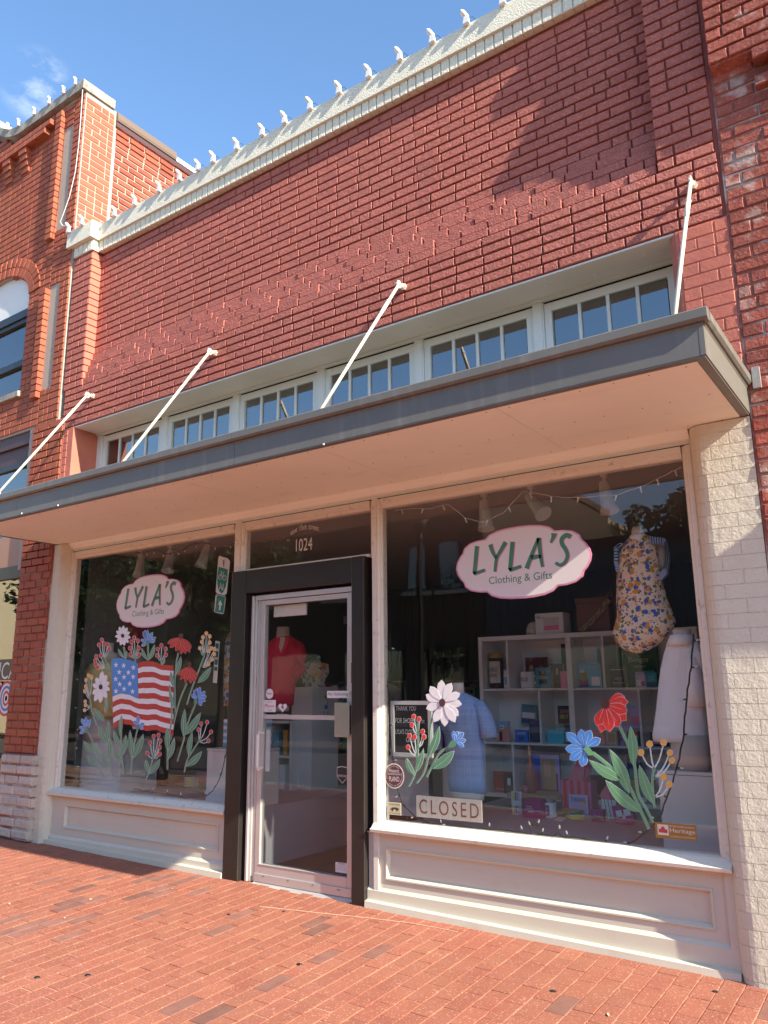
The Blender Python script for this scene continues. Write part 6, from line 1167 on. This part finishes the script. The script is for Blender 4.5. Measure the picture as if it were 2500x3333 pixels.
def shopshelf(fn, xl, xr, yt, yb, Y, d, label, rows):
    x0, x1, z0, z1 = ext(fn, xl, yt, xr, yb, Y); z0 = 0; t = thing('shelf_unit', ((x0+x1)/2, Y, 0), label, 'shelf')
    mb = MB(); mb.box(x0, x0+.03, Y, Y+d, 0, z1); mb.build('side_board', 'pedestal', t); mb = MB(); mb.box(x1-.03, x1, Y, Y+d, 0, z1); mb.build('side_board', 'pedestal', t); mb = MB(); mb.box(x0+.03, x1-.03, Y+d-.01, Y+d, 0, z1); mb.build('back_panel', 'interior_wall', t)
    for r_ in range(rows+1): z = .1+(z1-.12)*r_/rows; mb = MB(); mb.box(x0+.031, x1-.031, Y, Y+d-.011, z, z+.02); mb.build('board', 'pedestal', t)
    k = 0
    for r_ in range(rows):
        z = .121+(z1-.12)*r_/rows; x = x0+.05
        while x < x1-.12:
            w_ = random.uniform(.03, .09); h = random.uniform(.12, .24); mb = MB(); mb.box(x, x+w_, Y+.04, Y+.12, z, min(z+h, .1+(z1-.12)*(r_+1)/rows-.02)); m = ['sky_cover', 'peach', 'pink', 'off_white', 'teal', 'gold', 'lilac', 'mint', 'stripe_red'][k % 9]; k += 1
            solo(mb, 'stock_box', m, '%s carton on the %s row of the %s' % ({'sky_cover': 'blue', 'peach': 'peach coloured', 'pink': 'pink', 'off_white': 'white', 'teal': 'dark teal', 'gold': 'golden', 'lilac': 'lilac', 'mint': 'mint green', 'stripe_red': 'red'}[m], ('bottom', 'middle', 'top')[min(r_, 2)], label), 'box', 'stock on the '+label); x += w_+random.uniform(.02, .07)
shopshelf(zd, 262, 395, 1180, 1500, 1.3, .35, 'low grey shelves behind the door glass', 3)
t = thing('display_cabinet', (-3.9, 1.5, 0), 'plain grey cabinet end seen through the door', 'cabinet'); x0, x1, z0, z1 = ext(zd, 392, 1005, 498, 1500, 1.4); mb = MB(); mb.box(x0, x1, 1.4, 1.8, .0, z1); mb.build('body', 'pedestal', t)
x0, x1, z0, z1 = ext(zd, 305, 582, 470, 640, .05); mb = MB(); mb.box(x0, x1, .045, .06, z0, z1); solo(mb, 'closer_cover', 'label_cream', 'cream cover plate behind the top of the door glass', 'plate')
flat_box('wall_poster', zd, 568, 635, 636, 700, 4.5, 'label_black', 'black and white wine poster on the back wall', 'poster', .02, (('WINE', .15, .4, .85, .7, 'label_white'),)); flat_box('wall_poster', zd, 656, 633, 690, 690, 4.5, 'charcoal', 'small framed print beside the wine poster', 'poster', .02, (), art=((.15, .15, .85, .85, 'pedestal'),))
# back of the shop: panelled wall, racks of clothes
mb = MB(); mb.box(-7.1, -.75, 5.0, 5.1, 0, 3.0); bw_ = part(mb, 'partition', 'panelling')
mb = MB()
for i in range(50): x = -7.05+i*.126; mb.box(x, x+.118, 4.985, 4.999, .0, 2.98)
tag(mb.build('panel_boards', 'panelling', bw_), kind='stuff')
def rack(x, y, n, label):
    t = thing('clothes_rack', (x, y, 0), label, 'clothes rack'); mb = MB(); mb.tube([(x-.6, y, 0), (x-.6, y, 1.45), (x+.6, y, 1.45), (x+.6, y, 0)], .015, 6); mb.build('rail', 'steel', t)
    for i in range(n):
        m = ['red_cloth', 'white_shirt', 'navy', 'pale_floral_cloth', 'green_cloth', 'dark_red_cloth', 'charcoal', 'blue_gingham'][i % 8]; mb = MB(); xx = x-.5+i*1.0/n
        mb.loft([(xx, y, .7, .03, .24), (xx, y, 1.2, .03, .22), (xx, y, 1.38, .02, .19), (xx, y, 1.42, .01, .03)], 10); mb.build('garment', m, t)
rack(-5.6, 3.0, 10, 'rail of mixed clothes at the back of the left window'); rack(-2.6, 3.9, 10, 'rail of mixed clothes behind the white cube shelf'); rack(-4.3, 3.6, 9, 'rail of mixed clothes deep inside behind the door')
# ceiling track lights
col('lamp_white', (.70, .68, .64), .4); col('track', (.55, .53, .50), .5)
for x0, x1 in ((-3.1, -1.2), (-6.6, -4.75)): mb = MB(); mb.box(x0, x1, .42, .455, 2.755, 2.788); part(mb, 'light_track', 'track')
def spot(p, dirv, label):
    t = thing('track_light', p, label, 'spotlight', 'spotlights on the ceiling tracks'); p = Vector(p); d = Vector(dirv).normalized()
    mb = MB(); mb.tube([p+Vector((0, 0, .0)), p+Vector((0, 0, -.10))], .012, 6); mb.box(p.x-.02, p.x+.02, p.y-.02, p.y+.02, p.z-.03, p.z-.001); mb.build('arm', 'lamp_white', t); q = p+Vector((0, 0, -.11)); mb = MB(); mb.tube([q-d*.05, q+d*.03, q+d*.10, q+d*.17, q+d*.168, q+d*.1], [.03, .04, .045, .062, .056, .03], 16, cap=True); mb.tube([q-d*.05, q-d*.052], [.03, .01], 12); mb.build('lamp_head', 'lamp_white', t, smooth=False)
for (px, py), dv, wh in (((480, 232), (.1, -.1, -1), 'left'), ((675, 185), (.6, -.3, -.7), 'middle'), ((978, 140), (.2, -.2, -1), 'right')):
    p = at(*zg(px, py), .43); spot((p.x, .43, 2.754), dv, 'white track spotlight, %s one over the right window' % wh)
for (px, py), dv, wh in (((955, 200), (0, -.1, -1), 'left'), ((1150, 190), (.2, -.3, -1), 'middle'), ((1395, 160), (-.2, -.2, -1), 'right')):
    p = at(*zl(px, py), .43); spot((p.x, .43, 2.754), dv, 'white track spotlight, %s one over the left window' % wh)
# fairy lights on dark cords
col('cord', (.012, .016, .014), .6); col('cord_green', (.012, .05, .035), .6); col('bulb', (.62, .66, .62), .2)
def fairy(fn, pts, Y, label, nb_, m='cord', r=.0035, hang=-1, group='fairy lights round the windows', blen=.035):
    P = [at(*fn(*p), Y) for p in pts]; t = thing('fairy_lights', P[len(P)//2], label, 'fairy lights', group); Q = []
    for i in range(len(P)-1):
        for s_ in range(4): Q.append(P[i].lerp(P[i+1], s_/4)+Vector((random.uniform(-.003, .003), 0, random.uniform(-.003, .003))))
    Q.append(P[-1]); mb = MB(); mb.tube(Q, r, 5); mb.build('cord', m, t)
    for i in range(nb_):
        a = Q[int((i+.5)*len(Q)/nb_)]; d = Vector((random.uniform(-.5, .5) if hang else random.choice((-1, 1)), 0, hang if hang else random.uniform(-.3, .3))).normalized()
        mb = MB(); mb.tube([a, a+d*.018], .0045, 6); s_ = mb.build('socket', m, t); mb = MB(); mb.tube([a+d*.018, a+d*.03, a+d*blen, a+d*(blen+.006)], [.005, .006, .004, .001], 6); mb.build('bulb', 'bulb', t, smooth=True)
fairy(zr, [(1352, 80), (1345, 140), (1340, 220), (1325, 310), (1316, 400), (1308, 500), (1290, 600), (1270, 670), (1240, 760), (1215, 830), (1185, 870), (1150, 905), (1110, 935), (1060, 962)], .035, 'black fairy light cord drooping over the white shirt', 9, 'cord', .005, 0)
fairy(zr, [(90, 80), (85, 200), (80, 300), (82, 400), (92, 520), (100, 600), (118, 720), (140, 790), (195, 840), (260, 868), (330, 880)], .035, 'black fairy light cord down the left edge of the right window', 7, 'cord', .004, 0)
fairy(zr, [(220, 865), (330, 878), (440, 886), (560, 895), (640, 905), (680, 912), (672, 880), (690, 868), (712, 890), (700, 915), (770, 920), (795, 905), (800, 925), (860, 925), (960, 945), (1060, 962)], .035, 'green fairy light cord lying along the sill of the right window', 9, 'cord_green', .004, 1)
fairy(zg, [(110, 270), (160, 262), (250, 262), (330, 245), (400, 300), (470, 320), (560, 280), (640, 190), (700, 200), (780, 215), (900, 215), (1030, 205), (1110, 180), (1180, 150), (1245, 115), (1300, 90)], .10, 'fine fairy lights strung under the ceiling of the right window', 13, 'off_white', .0015, -1)
fairy(zl, [(860, 270), (920, 205), (990, 200), (1060, 185), (1120, 215), (1180, 205), (1240, 185), (1300, 145), (1395, 140), (1480, 160), (1590, 140)], .10, 'black fairy lights looped across the top of the left window', 12, 'cord', .004, -1)
fairy(zl, [(575, 640), (560, 800), (545, 950), (530, 1100), (525, 1250), (515, 1400), (505, 1500), (510, 1600), (520, 1700), (545, 1760)], .035, 'black fairy light cord down the left edge of the left window', 8, 'cord', .004, 0)
fairy(zl, [(1545, 1430), (1530, 1540), (1510, 1640), (1480, 1740), (1440, 1810), (1390, 1850), (1250, 1860), (1150, 1840), (1080, 1830), (980, 1815), (900, 1800)], .035, 'dark fairy light cord curling along the sill of the left window', 9, 'cord_green', .004, 1)
# lights clipped on the parapets
col('clip_plastic', (.74, .74, .72), .3); col('clip_bulb', (.74, .70, .60), .2)
def clip(x, yf, z, name='coping_light', rot=0, label='white clip light standing on the coping edge', group='clip lights along the shop coping'):
    t = thing(name, (x, yf, z), label, 'clip light', group); B_ = Vector((x, yf, z)); R3 = Matrix.Rotation(rot, 3, 'Z'); f = lambda a, b, c: B_+R3 @ Vector((a, b, c))*.82
    mb = MB(); V = [f(-.030, -.040, -.03), f(.030, -.040, -.03), f(.030, -.001, -.03), f(-.030, -.001, -.03), f(-.016, -.034, .07), f(.020, -.034, .07), f(.020, -.006, .07), f(-.016, -.006, .07)]; mb.add(V, [(0, 1, 5, 4), (1, 2, 6, 5), (2, 3, 7, 6), (3, 0, 4, 7), (4, 5, 6, 7), (3, 2, 1, 0)]); mb.build('clip', 'clip_plastic', t, bevel=.002)
    mb = MB(); a, b = f(.004, -.012, .045), f(-.040, -.050, .125); mb.tube([a, a.lerp(b, .25), a.lerp(b, .5), a.lerp(b, .75), a.lerp(b, .95), b], [.010, .019, .021, .018, .009, .002], 8); mb.build('bulb', 'clip_bulb', t, smooth=True)
    mb = MB(); mb.tube([f(.01, 0, .03), f(.03, 0, .045), f(.055, 0, .035), f(.08, .02, .0)], .0022, 5); mb.build('wire', 'cord_green', t)
xs_c = []
for px in (376, 442, 521, 588, 648, 697, 774, 857, 930, 1013, 1107, 1204, 1305, 1411, 1522, 1640):
    yy = 731.4-(px-332.6)*.5425; xs_c.append(at(px, yy, -.056).x)
ORD = ['first', 'second', 'third', 'fourth', 'fifth', 'sixth', 'seventh', 'eighth', 'ninth', 'tenth', 'eleventh', 'twelfth', 'thirteenth', 'fourteenth', 'fifteenth', 'sixteenth']
for i, x in enumerate(xs_c): clip(x, -.0575, 6.285, rot=-.0, label=ORD[i]+' clip light from the left along the long straight coping')
clip(-7.22, -.161, 6.28, rot=-.0, label='white clip light at the outer left corner of the coping'); clip(-6.98, -.161, 6.285, rot=-.0, label='white clip light on the raised coping block at the left end')
for i, x in enumerate((-7.33, -7.56, -7.85, -8.16, -8.5, -8.75)):
    clip(x, -.165, ntop(x)+.118, rot=-.5, label=ORD[i]+' clip light from the right on the scooped parapet at left', group='clip lights along the neighbouring parapet')
mb = MB(); P = [at(*q, -.18) for q in ((269, 292), (262, 400), (255, 480), (245, 560), (226, 640), (205, 700), (196, 722), (205, 735), (232, 738))]; Q = []
for i in range(len(P)-1): Q += [P[i].lerp(P[i+1], .0), P[i].lerp(P[i+1], .5)]
mb.tube(Q+[P[-1]], .004, 5); solo(mb, 'light_cable', 'clip_plastic', 'white cable hanging down the corner of the left building', 'cable')
# ================================================================ the far side of the street (seen in the glass)
mk('dark_brick_far', (0.10, 0.075, 0.05), 0.85, var=((3, .5, (.07, .05, .035)),)); mk('grey_wall_far', (0.12, 0.12, 0.12), 0.8); mk('cream_wall_far', (0.62, 0.52, 0.34), 0.8, var=(((.4, .4, 4), .3, (.52, .43, .28)),))
mk('leaves_far', (0.05, 0.095, 0.03), 0.7, var=((1.5, .5, (.03, .06, .02)),)); mk('bark', (.10, .07, .05), .9)
def far_building(x0, x1, y0, y1, h, m, label, wins=(), name='building'):
    t = thing(name, ((x0+x1)/2, (y0+y1)/2, 0), label, 'building')
    mb = MB(); mb.box(x0, x1, y0, y1, -.6, h); wl = mb.build('wall', m, t)
    mb = MB(); mb.box(x0-.1, x1+.1, y0-.1, y1+.12, h, h+.25); mb.build('parapet', 'near_black' if 'grey' in m else m, t)
    for a, b, c, d in wins:
        mb = MB(); mb.box(a, b, y1+.01, y1+.06, c, d); f_ = mb.build('window', 'near_black', t)
        mb = MB(); mb.box(a-.15, b+.15, y1+.01, y1+.14, c-.15, c-.005); mb.build('sill', 'kerb', f_)
        mb = MB(); mb.box(a+.08, b-.08, y1+.062, y1+.066, c+.08, d-.08); mb.build('pane', G_DARK, f_)
    return t
wins = [(x, x+.9, 4.6, 6.2) for x in (-13.5, -14.85, -16.8, -18.3, -20.2, -22.0, -24.5, -26.5, -28.8)] + [(-14.2, -12.6, .3, 2.7), (-17.5, -15, .3, 2.7), (-21, -18.5, .3, 2.7), (-29, -23, .3, 2.7)]
far_building(-31.6, -11.8, -30, -18, 9.0, 'dark_brick_far', 'dark two storey brick building across the street', wins)
far_building(-11.78, 9, -30, -18, 5.45, 'grey_wall_far', 'low grey rendered building across the street', [(-10.5, -6.5, .3, 2.6), (-5, -1, .3, 2.6), (1, 6, .3, 2.6)])
far_building(-24, -12.4, -44, -31, 9.0, 'cream_wall_far', 'cream painted hall rising behind the street buildings')
far_building(-60, -33.5, -19.2, -5.5, 7.0, 'cream_wall_far', 'cream building closing the far end of the street')
far_building(-60, -34.5, -40, -19.5, 8.2, 'grey_wall_far', 'grey building on the far corner across the street')
far_building(10, 40, -30, -18, 5.0, 'grey_wall_far', 'grey building across the street beyond the low one')
def tree(x, y, h, r, n, label, seed, cz=None, leaf=.11):
    rnd = random.Random(seed); t = thing('tree', (x, y, -.45), label, 'tree', None)
    mb = MB(); pts = [(x, y, -.45), (x+.05, y, h*.25), (x-.04, y+.05, h*.5), (x, y, h*.8)]; mb.tube(pts, [.16, .12, .09, .03], 8)
    for k in range(7):
        a = rnd.uniform(0, 6.28); z = h*rnd.uniform(.35, .6); q = r*rnd.uniform(.5, .9); mb.tube([(x, y, z), (x+q*.5*math.cos(a), y+q*.5*math.sin(a), z+h*.1), (x+q*math.cos(a), y+q*math.sin(a), z+h*.22)], [.06, .04, .012], 5)
    mb.build('trunk', 'bark', t)
    mb = MB(); cz = cz or h*.68
    clumps = [(x+rnd.gauss(0, r*.45), y+rnd.gauss(0, r*.45), cz+rnd.gauss(0, h*.13), rnd.uniform(.25, .5)*r) for _ in range(26)]
    for k in range(n):
        cx, cy, c_, cr = rnd.choice(clumps); d = Vector((rnd.gauss(0, 1), rnd.gauss(0, 1), rnd.gauss(0, .8))).normalized()*cr*rnd.uniform(.5, 1.05)
        p = Vector((cx, cy, c_))+d; u = Vector((rnd.gauss(0, 1), rnd.gauss(0, 1), rnd.gauss(0, .6))).normalized()*leaf; v = u.cross(Vector((rnd.gauss(0, 1), rnd.gauss(0, 1), rnd.gauss(0, 1)))).normalized()*leaf*.5
        mb.add([p-u, p+v, p+u, p-v], [(0, 1, 2, 3)])
    tag(mb.build('crown', 'leaves_far', t), kind='stuff')
tree(-13.0, -36, 10.0, 1.2, 1500, 'leafy tree behind the low grey building across the street', 3, leaf=.2)
tree(-8.9, -36, 12.8, 2.6, 3500, 'tall dense tree behind the low grey building across the street', 4, leaf=.22)
tree(-14.2, -8.9, 6.2, 2.0, 6000, 'street tree standing by the kerb opposite the door', 5, leaf=.09)
tree(-19.5, -9.0, 6.5, 2.4, 5000, 'street tree further along the kerb', 6, leaf=.10)
# ================================================================ street lamp in front of the shop
def street_lamp(x, y, label):
    t = thing('street_lamp', (x, y, gz(x, y)), label, 'lamp post', 'street lamps along the kerb'); z = gz(x, y)
    mb = MB(); mb.lathe(x, y, [(.20, z), (.20, z+.1), (.14, z+.2), (.12, z+.6), (.07, z+.7), (.055, z+1.0), (.045, 3.5), (.07, 3.55), (.05, 3.65), (.11, 3.75), (.11, 3.8)], 14); mb.build('post', 'near_black', t)
    mb = MB(); mb.lathe(x, y, [(.09, 3.8), (.19, 3.95), (.22, 4.1), (.18, 4.27), (.10, 4.38), (.03, 4.44), (.005, 4.47)], 18); mb.build('globe', 'white_paint', t, smooth=True)
street_lamp(-6.2, -5.2, 'black street lamp with white globe by the kerb left of the door'); street_lamp(-11.8, -5.2, 'black street lamp with white globe further along the kerb')
